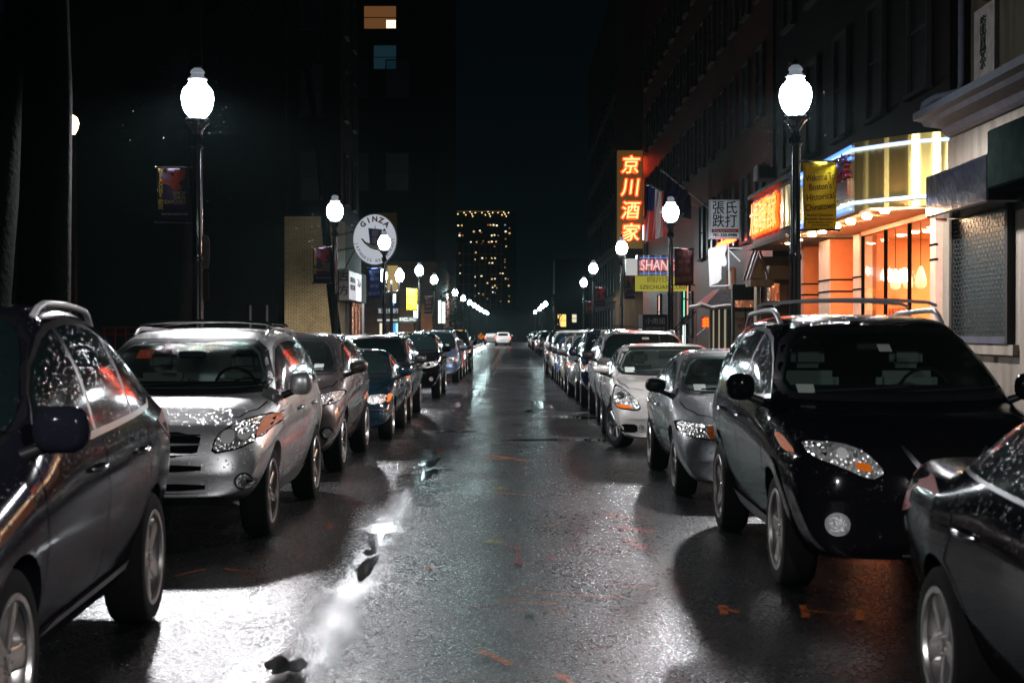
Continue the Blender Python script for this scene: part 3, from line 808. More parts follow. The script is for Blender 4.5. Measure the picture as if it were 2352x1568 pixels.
SUV_E = dict(SUV_B, H=1.72, wst=1.61, rails=('low', M_railb), crossbars=(2.4,3.4), stickers=[(-.55,1.22,.12,.05,M_sticker)],
    front=[('headlight', [(.50,.76),(.55,.88),(.84,.93),(.86,.84),(.66,.76)], True, M_lamp, .008),
      ('turn_signal', [(.78,.79),(.80,.915),(.84,.925),(.86,.84)], True, M_amber, .011),
      ('grille', [(-.40,.88),(.40,.88),(.36,.68),(-.36,.68)], False, M_shut, .005),
      ('fog_light', circle(.72,.47,.055), True, M_fogl, .012), plate(.56)])
HATCH = dict(SEDAN_A, L=3.9, W=1.72, H=1.48, ry=2.95, gy=3.45, gz=1.0, tz=1.0, sedan=False, wheels=(.78,3.28), doors=(1.3,2.3,3.1), pillars=(2.3,), dlo_rear=3.4, dlo_rear_top=2.95, dlo_front=1.4, wy=1.9, stickers=[])

for S__, zz_ in ((SUV_B,1.42),(CX,1.40),(SUV_C,1.50),(SEDAN_A,1.26),(SEDAN_B,1.28)): S__['cabin'] = True; S__['seatz'] = zz_
for S__ in (SUV_E, HATCH): S__.pop('cabin', 0)
LX, RX = 'parked cars along the left kerb', 'parked cars along the right kerb'
# left row (street side faces at x = xs)
def left(name, label, cat, S, xs, Y, pm, **k): return build_car(name, label, cat, S, xs-S['W']/2, Y, pm, group=LX, **k)
def right(name, label, cat, S, xs, Y, pm, **k): return build_car(name, label, cat, S, xs+S['W']/2, Y, pm, group=RX, **k)
left('parked_suv', 'dark slate SUV nearest on the left, cut off by the picture edge', 'suv', SUV_A, -1.84, 4.72, PAINT['purpleblack'], rz=.045)
left('parked_suv', 'silver SUV with black roof bars and an orange sticker on its windscreen', 'suv', SUV_B, -1.92, 11.13, PAINT['silver'])
left('parked_suv', 'brownish grey SUV parked right behind the silver SUV on the left', 'suv', CX, -1.98, 16.65, PAINT['brown'])
left('parked_car', 'low dark teal old sedan with square headlights on the left', 'car', SEDAN_OLD, -1.82, 21.9, PAINT['teal'])
left('parked_car', 'dark grey wagon behind the teal sedan on the left', 'car', WAGON, -1.88, 26.7, PAINT['charcoal'])
left('parked_suv', 'tall black SUV with bright headlights standing behind the dark grey wagon', 'suv', SUV_BIG, -1.80, 36.0, PAINT['black'])
left('parked_van', 'blue grey minivan with roof rails between the black SUV and the red car', 'van', MINIVAN, -1.77, 47.5, PAINT['bluegrey'])
left('parked_car', 'red car behind the blue grey minivan on the left', 'car', SEDAN_A, -1.77, 53.6, PAINT['red'])
left('parked_suv', 'last dark SUV of the left row, next to the white stop line', 'suv', SUV_E, -1.73, 59.6, PAINT['black'])
# right row
NEAR = dict(SEDAN_A, dlotrim=M_dlo, W=1.84, H=1.47, gy=3.85, ry=3.2, gz=1.07, tz=1.06, style='five', wheels=(1.0,3.75), L=4.80, dlo_rear=3.75)
right('parked_car', 'black sedan nearest on the right, seen from its rear wheel and chrome edged window', 'car', NEAR, 1.74, 2.52, PAINT['black'])
right('parked_suv', 'black SUV with silver raised roof rails and clear headlights on the right', 'suv', SUV_C, 1.655, 8.75, PAINT['black'])
right('parked_car', 'dark grey sedan with black mirror behind the black SUV on the right', 'car', SEDAN_A, 1.56, 14.0, PAINT['grey'])
right('parked_car', 'light silver sedan with wheels turned and angular headlights', 'car', SEDAN_B, 1.36, 20.25, PAINT['silverlight'])
right('parked_suv', 'pale silver SUV with a reddish shine on its roof behind the silver sedan', 'suv', SUV_D, 1.45, 26.1, PAINT['silver'])
right('parked_suv', 'navy SUV with roof bars and a round fog light on the right', 'suv', SUV_E, 1.40, 31.6, PAINT['navy'])
right('parked_suv', 'grey wagon with roof rails just behind the navy SUV', 'car', dict(WAGON, W=1.78), 1.30, 36.7, PAINT['grey'])
right('parked_car', 'champagne hatchback between the grey wagon and the small blue car', 'car', dict(HATCH, H=1.56), 1.29, 41.8, PAINT['cream'])
right('parked_car', 'small blue hatchback peeping out between pale cars on the right', 'car', dict(HATCH, H=1.50), 1.27, 46.0, PAINT['blue'])
right('parked_suv', 'silver SUV with low fog light behind the small blue car', 'suv', dict(SUV_E, rails=None, crossbars=None, W=1.78), 1.21, 50.2, PAINT['silverlight'])
right('parked_suv', 'dark SUV at the end of the right row beside the white stop line', 'suv', dict(SUV_E, rails=None, crossbars=None), 1.14, 56.2, PAINT['charcoal'])

def car_copy(src, label, cat, X, Y, pm, rz=0, group=None):
    c = copy_tree(src); c.location = (X, Y, 0); c.rotation_euler = (0, 0, rz)
    c['label'] = label; c['category'] = cat
    if group: c['group'] = group
    elif 'group' in c: del c['group']
    for o in c.children:
        if o.name.split('.')[0] == 'body':
            o.material_slots[0].link = 'OBJECT'; o.material_slots[0].material = pm
    return c
srcs = [o for o in COL.objects if o.parent is None and 'label' in o]
def find(s): return [o for o in srcs if s in o['label']][0]
gf = 'cars parked beyond the crossing'
s1, s2, s3 = find('last dark SUV'), find('red car'), find('grey wagon with')
for (src, lab, cat, X, Y, pm) in (
    (s1, 'olive dark SUV first in the row beyond the crossing on the right', 'suv', 2.55, 104, PAINT['olive']),
    (s2, 'dark red car behind the olive SUV beyond the crossing', 'car', 2.5, 112, PAINT['red']),
    (s3, 'grey wagon third in the row beyond the crossing on the right', 'car', 2.5, 121, PAINT['grey']),
    (s1, 'black SUV fourth in the row beyond the crossing', 'suv', 2.4, 131, PAINT['black']),
    (s2, 'silver car fifth in the row beyond the crossing', 'car', 2.4, 142, PAINT['silver']),
    (s3, 'dark wagon at the far end of the row beyond the crossing', 'car', 2.3, 156, PAINT['charcoal'])):
    car_copy(src, lab, cat, X, Y, pm, group=gf)
# moving away: white SUV and white sedan with their tail lamps towards us
w1 = build_car('driving_suv', 'white SUV driving away in the middle of the street with lit tail lamps', 'suv', dict(SUV_BIG, tailm=M_redlit, L=4.6, gy=4.3, ry=3.95, dlo_rear=4.2, stickers=[]), -.72, 172, PAINT['white'], rz=pi)[0]
w1.location = (-1.35, 176, 0)
w2_ = build_car('driving_car', 'white sedan just left of the driving white SUV', 'car', dict(SEDAN_B, tailm=M_redlit, stickers=[], steer=0), -3.0, 184, PAINT['white'], rz=pi)[0]
w2_.location = (-2.95, 190, 0)

# ==CITY==
ALB = .45
_simple0 = simple
def simple(name, col, rough=.5, metal=0, **k):
    if metal < .5:
        col = tuple(v*ALB for v in col)
        if not k.get('coat'): rough = min(1, rough+.25)
    return _simple0(name, col, rough, metal, **dict(dict(spec=.2 if (metal < .5 and not k.get('coat')) else .5), **k))
# ------------------------------------------------------------------ ground
def asphalt(name, base=(.007,.0075,.008), paintcol=None, k=1.0):
    m, nt, b = newmat(name); L_ = nt.links
    co = mapping(nt)
    # fine aggregate
    v = node(nt, 'ShaderNodeTexVoronoi'); v.inputs['Scale'].default_value = 70; L_.new(co, v.inputs['Vector'])
    nf = node(nt, 'ShaderNodeTexNoise'); setin(nf, Scale=210.0, Detail=3.0); L_.new(co, nf.inputs['Vector'])
    nm = node(nt, 'ShaderNodeTexNoise'); setin(nm, Scale=.55, Detail=7.0, Roughness=.6); L_.new(co, nm.inputs['Vector'])
    nl = node(nt, 'ShaderNodeTexNoise'); setin(nl, Scale=2.6, Detail=6.0, Roughness=.7); L_.new(mapping(nt, (1,.35,1)), nl.inputs['Vector'])
    # gutter-like smooth wet strip near x = -1.0 and right wheel track
    sp = node(nt, 'ShaderNodeSeparateXYZ'); L_.new(co, sp.inputs[0])
    def band(c, wdt):
        a = node(nt, 'ShaderNodeMath', operation='SUBTRACT'); L_.new(sp.outputs[0], a.inputs[0]); a.inputs[1].default_value = c
        wob = node(nt, 'ShaderNodeMath', operation='MULTIPLY_ADD'); L_.new(nm.outputs[0], wob.inputs[0]); wob.inputs[1].default_value = .5; L_.new(a.outputs[0], wob.inputs[2])
        ab = node(nt, 'ShaderNodeMath', operation='ABSOLUTE'); L_.new(wob.outputs[0], ab.inputs[0])
        mr = node(nt, 'ShaderNodeMapRange'); mr.inputs[1].default_value = wdt; mr.inputs[2].default_value = 0; L_.new(ab.outputs[0], mr.inputs[0])
        return mr.outputs[0]
    b1 = band(-.80, .32)
    pn = node(nt, 'ShaderNodeMath', operation='ADD'); L_.new(nl.outputs[0], pn.inputs[0])
    s1 = node(nt, 'ShaderNodeMath', operation='MULTIPLY'); L_.new(b1, s1.inputs[0]); s1.inputs[1].default_value = .10; L_.new(s1.outputs[0], pn.inputs[1])
    s2 = node(nt, 'ShaderNodeMath', operation='MULTIPLY_ADD'); L_.new(nm.outputs[0], s2.inputs[0]); s2.inputs[1].default_value = .35; L_.new(pn.outputs[0], s2.inputs[2])
    pud = node(nt, 'ShaderNodeMapRange'); pud.inputs[1].default_value = .80; pud.inputs[2].default_value = .95; L_.new(s2.outputs[0], pud.inputs[0])
    P_ = pud.outputs[0]
    # roughness
    ro = node(nt, 'ShaderNodeMapRange'); ro.inputs[1].default_value = .3; ro.inputs[2].default_value = .7; ro.inputs[3].default_value = .18; ro.inputs[4].default_value = .30
    L_.new(nm.outputs[0], ro.inputs[0])
    mxb = node(nt, 'ShaderNodeMix'); mxb.data_type = 'FLOAT'; b1s = node(nt, 'ShaderNodeMath', operation='MULTIPLY'); L_.new(b1, b1s.inputs[0]); L_.new(nl.outputs[0], b1s.inputs[1]); b1t = node(nt, 'ShaderNodeMapRange'); b1t.inputs[1].default_value = .0; b1t.inputs[2].default_value = .42; L_.new(b1s.outputs[0], b1t.inputs[0]); L_.new(b1t.outputs[0], mxb.inputs[0]); L_.new(ro.outputs[0], mxb.inputs[2]); mxb.inputs[3].default_value = .135
    mxr = node(nt, 'ShaderNodeMix'); mxr.data_type = 'FLOAT'; L_.new(P_, mxr.inputs[0]); L_.new(mxb.outputs[0], mxr.inputs[2]); mxr.inputs[3].default_value = .045
    wnz = node(nt, 'ShaderNodeTexWhiteNoise'); L_.new(v.outputs['Position'], wnz.inputs['Vector'])
    gr = node(nt, 'ShaderNodeMapRange'); L_.new(wnz.outputs[0], gr.inputs[0]); gr.inputs[3].default_value = .62; gr.inputs[4].default_value = 1.5
    gm = node(nt, 'ShaderNodeMath', operation='MULTIPLY'); L_.new(mxr.outputs[0], gm.inputs[0]); L_.new(gr.outputs[0], gm.inputs[1])
    L_.new(gm.outputs[0], b.inputs['Roughness'])
    # colour
    cr = ramp(nt, nl.outputs[0], [(.3, c3([x*.55 for x in base])), (.7, c3([x*1.5 for x in base]))])
    if paintcol:
        mc = node(nt, 'ShaderNodeMix'); mc.data_type = 'RGBA'
        mk = ramp(nt, nf.outputs[0], [(.43, g(0)), (.58, g(1))])
        L_.new(mk, mc.inputs[0]); L_.new(cr, mc.inputs[6]); mc.inputs[7].default_value = c3(paintcol); cr = mc.outputs[2]
    L_.new(cr, b.inputs['Base Color'])
    b.inputs['Specular IOR Level'].default_value = .85*k
    # bump
    ad = node(nt, 'ShaderNodeMath', operation='MULTIPLY_ADD'); L_.new(nf.outputs[0], ad.inputs[0]); ad.inputs[1].default_value = .8; L_.new(v.outputs['Distance'], ad.inputs[2])
    bp = node(nt, 'ShaderNodeBump'); bp.inputs['Distance'].default_value = .009
    st = node(nt, 'ShaderNodeMapRange'); L_.new(P_, st.inputs[0]); st.inputs[3].default_value = .28; st.inputs[4].default_value = .02
    bb = node(nt, 'ShaderNodeMath', operation='MULTIPLY_ADD'); L_.new(b1t.outputs[0], bb.inputs[0]); bb.inputs[1].default_value = -.62; bb.inputs[2].default_value = 1; bs = node(nt, 'ShaderNodeMath', operation='MULTIPLY'); L_.new(st.outputs[0], bs.inputs[0]); L_.new(bb.outputs[0], bs.inputs[1]); L_.new(bs.outputs[0], bp.inputs['Strength']); L_.new(ad.outputs[0], bp.inputs['Height'])
    bp2 = node(nt, 'ShaderNodeBump'); bp2.inputs['Distance'].default_value = .03; bp2.inputs['Strength'].default_value = .25
    L_.new(nl.outputs[0], bp2.inputs['Height']); L_.new(bp.outputs[0], bp2.inputs['Normal']); 
    L_.new(bp.outputs[0], b.inputs['Normal'])
    return m
M_asph = asphalt('wet_asphalt')
KL, KR = -3.9, 3.46
bm = bmesh.new()
v = [bm.verts.new(p) for p in ((-600,-60,0),(600,-60,0),(600,1400,0),(-600,1400,0))]; bm.faces.new(v)
structure(mesh_obj('road', bm, M_asph))
M_walk = simple('wet_concrete', (.13,.125,.12), .32, noise=.35, nscale=3, bump=.4, bscale=60)
M_kerb = simple('granite_kerb', (.2,.2,.2), .35, noise=.3, nscale=20, bump=.3)
def walk(x0, x1, y0, y1):
    bm = bmesh.new(); box(bm, x0, x1, y0, y1, -.05, .12)
    structure(mesh_obj('pavement', bm, M_walk))
def kerb(x0, x1, y0, y1):
    bm = bmesh.new(); box(bm, x0, x1, y0, y1, -.05, .125); bevel(bm, .02); structure(mesh_obj('kerb', bm, M_kerb))
kerb(KL-.15, KL, -10, 68.5); walk(-40, KL-.15, -10, 68.5); kerb(KR, KR+.15, -10, 68.5); walk(KR+.15, 40, -10, 68.5)
kerb(KL-.15, KL, 93, 262); walk(-60, KL-.15, 93, 262); kerb(KR, KR+.15, 93, 262); walk(KR+.15, 60, 93, 262)
# painted lines and survey marks, sheets a few millimetres above the road
M_line = asphalt('road_paint_white', paintcol=(.7,.7,.66)); M_or = asphalt('spray_paint_orange', paintcol=(.80,.19,.03))
M_rd = asphalt('spray_paint_red', paintcol=(.55,.03,.02)); M_ye = asphalt('spray_paint_yellow', paintcol=(.6,.6,.05))
def sheet(name, quads, m, z=.004):
    bm = bmesh.new()
    for q in quads: bm.faces.new([bm.verts.new((p[0], p[1], z)) for p in q])
    bmesh.ops.recalc_face_normals(bm, faces=bm.faces)
    for f in bm.faces:
        if f.normal.z < 0: f.normal_flip()
    return structure(mesh_obj(name, bm, m))
def ground(px, py):
    Y = F*H0/(py-VPY); return (PX(px, Y), Y)
def line(a, b, wd):
    dx, dy = b[0]-a[0], b[1]-a[1]; l = hypot(dx, dy); nx, ny = -dy/l*wd/2, dx/l*wd/2
    return [(a[0]+nx,a[1]+ny),(b[0]+nx,b[1]+ny),(b[0]-nx,b[1]-ny),(a[0]-nx,a[1]-ny)]
def puddle(px, py, w_, l_, seed):
    rn = random.Random(seed); c = ground(px, py); ph = [rn.uniform(0, 6) for _ in range(4)]
    pts = []
    for k in range(40):
        a = 2*pi*k/40; r_ = 1+.28*sin(2*a+ph[0])+.18*sin(3*a+ph[1])+.12*sin(5*a+ph[2])+.08*sin(9*a+ph[3]); pts.append((c[0]+w_*r_*cos(a), c[1]+l_*r_*sin(a)))
    bm = bmesh.new(); bm.faces.new([bm.verts.new((x, y, .0025)) for x, y in pts]); structure(mesh_obj('puddle', bm, M_water))
M_water = _simple0('still_water', (.004,.005,.006), .07, spec=.5)
for i, (px, py, w_, l_) in enumerate(((1004,1035,.05,.8),(992,1062,.07,.7),(985,1088,.08,.5),(1048,930,.08,1.6),(1075,905,.07,2.0),(862,1243,.06,.32),(842,1302,.075,.42),(652,1528,.085,.20),(850,1268,.04,.2),(1035,990,.35,.25),(1240,930,.22,1.6),(1300,958,.5,.5),(1225,945,.15,.8),(1290,1010,.6,.3))): puddle(px, py, w_, l_, i)
sheet('stop_line', [line((KL+.1, 67.3), (KR-.1, 67.3), .45)], M_line)
sheet('crossing_line', [line((-3.2+i*2.2, 92), (-2.3+i*2.2, 92), .35) for i in range(4)], M_line)
sheet('crossing_line', [line((KL+.1, 72.2), (KR-.1, 72.2), .12)], M_line)
def strokes(name, L, m):
    q = []
    for a, b, wd in L:
        A, B = ground(*a), ground(*b); n = max(2, int(hypot(A[0]-B[0], A[1]-B[1])/.12))
        for i in range(n):
            if random.random() < .12: continue
            t0, t1 = i/n, (i+1)/n; j = lambda: random.uniform(-.012, .012)
            p = (A[0]+(B[0]-A[0])*t0+j(), A[1]+(B[1]-A[1])*t0+j()); p2 = (A[0]+(B[0]-A[0])*t1, A[1]+(B[1]-A[1])*t1)
            q.append(line(p, p2, wd*random.uniform(.4, .95)))
    sheet(name, q, m, .004+.0005*len(COL.objects)/2000)
strokes('survey_marks', [((475,1303),(585,1316),.05),((395,1325),(470,1308),.05),((560,1325),(610,1326),.04),((580,1278),(700,1278),.04),
  ((755,1210),(830,1208),.06),((760,1195),(758,1215),.05),((1079,1393),(1356,1413),.035),((1188,1358),(1429,1374),.035),((1146,1382),(1289,1388),.04),((1146,1382),(1200,1374),.03),
  ((1098,1494),(1174,1528),.06),((1283,1550),(1317,1572),.07),((1658,1390),(1664,1412),.07),((1664,1398),(1695,1408),.05),((1845,1390),(1850,1420),.07),((1838,1404),(1960,1410),.04),
  ((1978,1398),(1975,1425),.07),((1080,1050),(1175,1056),.05),((1130,1045),(1225,1062),.05),((1140,1130),(1205,1136),.06),((1190,1124),(1280,1136),.05),((975,1303),(1000,1306),.07),
  ((1085,1088),(1110,1093),.05),((1255,1205),(1275,1207),.05),((1330,1140),(1460,1144),.04),((1380,1345),(1500,1352),.03)], M_or)
strokes('survey_marks_red', [((1163,1258),(1215,1258),.06),((1188,1258),(1192,1296),.05),((1170,1297),(1225,1293),.05),((1300,1262),(1400,1268),.05),((1250,1270),(1275,1285),.06),
  ((1395,1180),(1440,1190),.12),((1420,1210),(1500,1222),.14),((1440,1240),(1480,1262),.12)], M_rd)
strokes('survey_marks_yellow', [((1118,1243),(1150,1246),.14),((1136,1120),(1160,1122),.10),((1440,1128),(1480,1131),.08),((1135,1017),(1150,1018),.10)], M_ye)

# ------------------------------------------------------------------ street lamps
M_post = simple('black_cast_iron', (.010,.011,.012), .22, metal=.3, coat=.8, bump=.15, bscale=30)
def globe_mat(name, col, s):
    "glowing clear glass: it shines and lets the bulb's light through"
    m, nt, b = newmat(name); nt.nodes.remove(b); out = nt.nodes['Material Output']
    e = node(nt, 'ShaderNodeEmission'); e.inputs[0].default_value = c3(col); e.inputs[1].default_value = s
    tr = node(nt, 'ShaderNodeBsdfTransparent'); a = node(nt, 'ShaderNodeAddShader')
    nt.links.new(e.outputs[0], a.inputs[0]); nt.links.new(tr.outputs[0], a.inputs[1]); nt.links.new(a.outputs[0], out.inputs[0])
    return m
M_globe = globe_mat('lamp_glow', (.86,.95,1.0), 40)
M_globe2 = globe_mat('lamp_glow_far', (.70,.95,.96), 40)
LAMP_W = 1750
def bulb(t, z, w=None, col=(.99,.97,1.0)):
    l = bpy.data.lights.new('bulb', 'SPOT'); l.energy = w or LAMP_W; l.color = col; l.spot_size = radians(171); l.spot_blend = .35; l.shadow_soft_size = .16
    o = bpy.data.objects.new('bulb', l); link(o); o.parent = t; o.location = (0, 0, z); return o
M_globecap = emis('lamp_cap_glow', (.75,.85,1.0), .22, (.25,.25,.27))
def make_lamp(name, label, X, Y, zc=4.7, glow=M_globe, n=22, lit=True, group='acorn street lamps along both kerbs'):
    t = thing(name, label, 'street lamp', (X, Y, .12), 0, group)
    d = zc-4.7-.12
    bm = bmesh.new()
    lathe(bm, [(.24,0),(.24,.10),(.20,.14),(.19,.55),(.15,.66),(.12,.72),(.125,.80),(.085,.86),(.078,1.1),(.072,2.55+d),(.085,2.57+d),(.085,2.62+d),(.068,2.64+d),(.062,4.02+d),(.09,4.05+d),(.085,4.12+d),(.06,4.16+d),(.062,4.24+d),(.11,4.31+d),(.155,4.35+d),(.155,4.40+d),(.13,4.43+d),(.02,4.44+d)], 16)
    mesh_obj('post', bm, M_post, t, smooth=.6)
    bm = bmesh.new()
    lathe(bm, [(.125,4.455+d),(.168,4.51+d),(.196,4.59+d),(.207,4.67+d),(.199,4.745+d),(.170,4.805+d),(.122,4.85+d),(.10,4.90+d)], n)
    mesh_obj('lamp_globe', bm, glow, t, smooth=1)
    if lit: bulb(t, 4.72+d)
    bm = bmesh.new()
    lathe(bm, [(.10,4.902+d),(.125,4.912+d),(.11,4.935+d),(.085,4.955+d),(.08,4.99+d),(.095,5.0+d),(.085,5.03+d),(.05,5.06+d)], 16)
    cp = mesh_obj('lamp_cap', bm, M_globecap if lit else M_post, t, smooth=1)
    bm = bmesh.new()
    lathe(bm, [(.04,5.055+d),(.055,5.08+d),(.03,5.11+d),(.002,5.15+d)], 10); mesh_obj('finial', bm, M_post, cp, smooth=1)
    return t
LL = [(-4.11,19.2,4.7,'left street lamp nearest the camera, with a dark banner and two sign backs'),
      (-4.49,37.0,4.7,'left street lamp in front of the yellow brick building'),
      (-4.41,50.1,4.7,'street lamp standing before the round white restaurant sign'),
      (-4.70,73,4.7,'left street lamp with the yellow banner'),
      (-4.66,85.7,4.7,'left street lamp with the small maroon banner')]
RR = [(3.62,19.1,4.72,'right street lamp nearest the camera, with the bright yellow banner'),
      (3.94,37.4,4.7,'right street lamp with the maroon banner of white characters'),
      (3.85,53.2,4.7,'right street lamp just below the tall glowing sign'),
      (3.75,70.5,4.7,'right street lamp with the purple banner'),
      (4.25,91,4.7,'fifth right street lamp, last before the dark gap')]
for X, Y, z, lab in LL+RR: make_lamp('street_lamp', lab, X, Y, z, M_globe if Y < 60 else M_globe2, 22 if Y < 60 else 14)
make_lamp('street_lamp', 'left street lamp beside the picture edge, just outside the frame', -4.1, -1.0)
make_lamp('street_lamp', 'right street lamp beside the picture edge, just outside the frame', 3.7, -1.6)
fars = [(-4.59,114),(-4.62,133),(-4.62,152),(-4.6,168),(-4.6,186),(-4.6,203),(-4.5,221),(-4.4,238)]
names = ['sixth','seventh','eighth','ninth','tenth','eleventh','twelfth','last']
for (X, Y), nn in zip(fars, names):
    make_lamp('street_lamp', nn+' lamp of the left row, in the far string of lights', X, Y, 4.7, M_globe2, 10)
for (X, Y), nn in zip([(3.33,160),(3.25,174),(3.3,196),(3.1,225)], ['nearest','second','third','farthest']):
    make_lamp('street_lamp', nn+' of the four small far lamps on the right', X, Y, 4.7, M_globe2, 10)
make_lamp('street_lamp', 'unlit street lamp on the right before the far row', 3.47, 131, 4.6, simple('unlit_globe', (.4,.38,.36), .3), 12, lit=False)
# twin lamp by the crossing
t = thing('twin_street_lamp', 'two globed street lamp at the crossing behind the blue banner', 'street lamp', (-5.95, 71.5, .12))
bm = bmesh.new(); lathe(bm, [(.2,0),(.16,.5),(.09,.7),(.07,3.3),(.1,3.35),(.05,3.8),(.02,4.0)], 12); mesh_obj('post', bm, M_post, t, smooth=.6)
for s in (-1, 1):
    bm = bmesh.new(); tube(bm, [(0,0,3.5),(s*.25,0,3.42),(s*.40,0,3.6),(s*.40,0,3.95)], .045, 8); a = mesh_obj('arm', bm, M_post, t, smooth=1)
    bm = bmesh.new(); lathe(bm, [(.11,3.95),(.18,4.1),(.21,4.25),(.18,4.38),(.13,4.43),(.08,4.52),(.02,4.6)], 14, c=(s*.40,0,0)); mesh_obj('lamp_globe', bm, M_globe2, a, smooth=1); bo_ = bulb(t, 4.2, 1500); bo_.location.x = s*.4

# ------------------------------------------------------------------ lettering
def text(name, body, size, m, parent, loc, face='Y-', ext=.004, bold=0, align='CENTER', shear=0, fit=None, line_=1.0, roll=0, space=1.0):
    cu = bpy.data.curves.new('t', 'FONT'); cu.body = body; cu.size = size; cu.extrude = ext; cu.offset = bold
    cu.align_x = align; cu.align_y = 'CENTER'; cu.shear = shear; cu.space_line = line_; cu.space_character = space; cu.resolution_u = 3
    o = bpy.data.objects.new('t', cu); link(o)
    dg = bpy.context.evaluated_depsgraph_get(); me = bpy.data.meshes.new_from_object(o.evaluated_get(dg))
    bpy.data.objects.remove(o); bpy.data.curves.remove(cu)
    me.materials.clear(); me.materials.append(m)
    if fit and len(me.vertices):
        xs = [v.co.x for v in me.vertices]; wd = max(xs)-min(xs); sx = fit/wd
        for v in me.vertices: v.co.x *= sx
    o = bpy.data.objects.new(name, me); link(o); o.parent = parent; o.location = loc
    e = {'Y-': 0, 'X-': -pi/2, 'X+': pi/2}[face]
    o.rotation_mode = 'XYZ'; o.rotation_euler = (pi/2, 0, e)
    if roll:
        o.rotation_mode = 'QUATERNION'
        from mathutils import Quaternion, Euler
        o.rotation_quaternion = Euler((pi/2, 0, e)).to_quaternion() @ Quaternion((0,0,1), roll)
    return o
def cmat(name, col, **k): return simple(name, col, k.pop('rough', .5), **k)
C_white = cmat('lettering_white', (.75,.75,.72)); C_red = cmat('lettering_red', (.35,.03,.03)); C_black = cmat('lettering_black', (.012,.012,.014))
C_gold = cmat('lettering_gold', (.7,.5,.08)); C_blue = cmat('lettering_blue', (.05,.10,.35)); C_brown = cmat('lettering_brown', (.20,.07,.02))

# ------------------------------------------------------------------ banners on the lamps
def banner(label, X, Y, w_, ztop, zbot, side, m, group='street banners hung on the lamps'):
    "side: +1 right of the post, -1 left"
    t = thing('banner', label, 'banner', (X, Y, ztop), 0, group)
    x0 = side*.10; h = ztop-zbot
    bm = bmesh.new(); n, k = 8, 10
    V = [[bm.verts.new((x0+side*w_*i/n, .018*sin(3.1*i/n+j*.5)-.01*sin(j), -h*j/k)) for i in range(n+1)] for j in range(k+1)]
    for j in range(k):
        for i in range(n): bm.faces.new((V[j][i], V[j][i+1], V[j+1][i+1], V[j+1][i]) if side < 0 else (V[j][i], V[j+1][i], V[j+1][i+1], V[j][i+1]))
    o = mesh_obj('banner_cloth', bm, m, t, smooth=2)
    sm = o.modifiers.new('s', 'SOLIDIFY'); sm.thickness = .006
    for zz in (.0, -h):
        bm = bmesh.new(); tube(bm, [(0,0,zz),(x0+side*(w_+.03),0,zz)], .012, 6); bmesh.ops.create_uvsphere(bm, u_segments=8, v_segments=6, radius=.022, matrix=Matrix.Translation((x0+side*(w_+.03),0,zz)))
        mesh_obj('banner_arm', bm, M_post, t, smooth=1)
    return t, x0+side*w_/2
def bmat(name, col):
    "woven banner cloth, lets part of the light behind it through"
    m = _simple0(name, col, .6, noise=.12, nscale=9); nt = m.node_tree; b = nt.nodes['Principled BSDF']; out = nt.nodes['Material Output']
    tl = node(nt, 'ShaderNodeBsdfTranslucent'); tl.inputs[0].default_value = c3(col); mx = node(nt, 'ShaderNodeMixShader'); mx.inputs[0].default_value = .45
    nt.links.new(b.outputs[0], mx.inputs[1]); nt.links.new(tl.outputs[0], mx.inputs[2]); nt.links.new(mx.outputs[0], out.inputs[0]); return m
B_y = bmat('yellow_banner_cloth', (.88,.72,.015)); B_m = bmat('maroon_banner_cloth', (.16,.02,.02)); B_p = bmat('purple_banner_cloth', (.035,.02,.07)); B_b = bmat('blue_banner_cloth', (.02,.08,.35))
B_pr = bmat('purple_red_banner_cloth', (.13,.015,.07))
t, c = banner('bright yellow banner with brown welcome lettering on the nearest right lamp', 3.62, 19.1, .43, PZ(371,19.1), PZ(528,19.1), 1, B_y)
for i, (s, z, sz) in enumerate((('Welcome To', -.21, .125), ("Boston's", -.33, .115), ('Historical', -.46, .115), ('Chinatown', -.59, .12))):
    text('lettering', s, sz, C_brown, t, (c, -.026, z), bold=.0015, fit=[.37,.29,.35,.385][i], roll=.10, ext=.002)
for i, (s, z) in enumerate((('Boston Chinatown', -.695), ('Business Association', -.745), ('MAYOR MARTIN J. WALSH', -.79), ('CITY OF BOSTON', -.825))):
    text('lettering', s, [.045,.045,.03,.03][i], C_brown, t, (c, -.026, z), bold=.0008, fit=[.33,.38,.32,.22][i], ext=.002)
def welcome_banner(label, X, Y, w_, zt, zb, side, m, art=(.35,.05,.02), dim=False):
    t, c = banner(label, X, Y, w_, zt, zb, side, m); h = zt-zb
    M_art = bmat('banner_picture_'+str(len(bpy.data.materials)), art)
    bm = bmesh.new()
    prism(bm, [(c-w_*.30,-h*.20),(c-w_*.05,-h*.30),(c-w_*.18,-h*.05),(c+w_*.05,-h*.2),(c+w_*.05,-h*.04),(c+w_*.42,-h*.05),(c+w_*.40,-h*.2),(c+w_*.2,-h*.28),(c+w_*.32,-h*.38),(c+w_*.1,-h*.45),(c-w_*.1,-h*.33),(c-w_*.45,-h*.26)], -.030, -.026)
    mesh_obj('banner_picture', bm, M_art, t)
    for i, ch in enumerate('WELCOME'): text('lettering', ch, w_*.18, C_gold, t, (c-w_*.38, -.032, -h*(.06+.075*i)), bold=.002, ext=.002)
    for i, ch in enumerate('歡迎'): text('lettering', ch, w_*.18, C_gold, t, (c-w_*.38, -.032, -h*(.64+.09*i)), bold=.001, ext=.002)
    for s, z in (('SHOP', .48), ('DINE', .56), ('EXPLORE', .64)): text('lettering', s, w_*.17, C_gold, t, (c+w_*.44, -.032, -h*z), align='RIGHT', ext=.002)
    text('lettering', 'BOSTON CHINATOWN', w_*.08, C_white, t, (c+w_*.08, -.032, -h*.86), ext=.002)
    return t
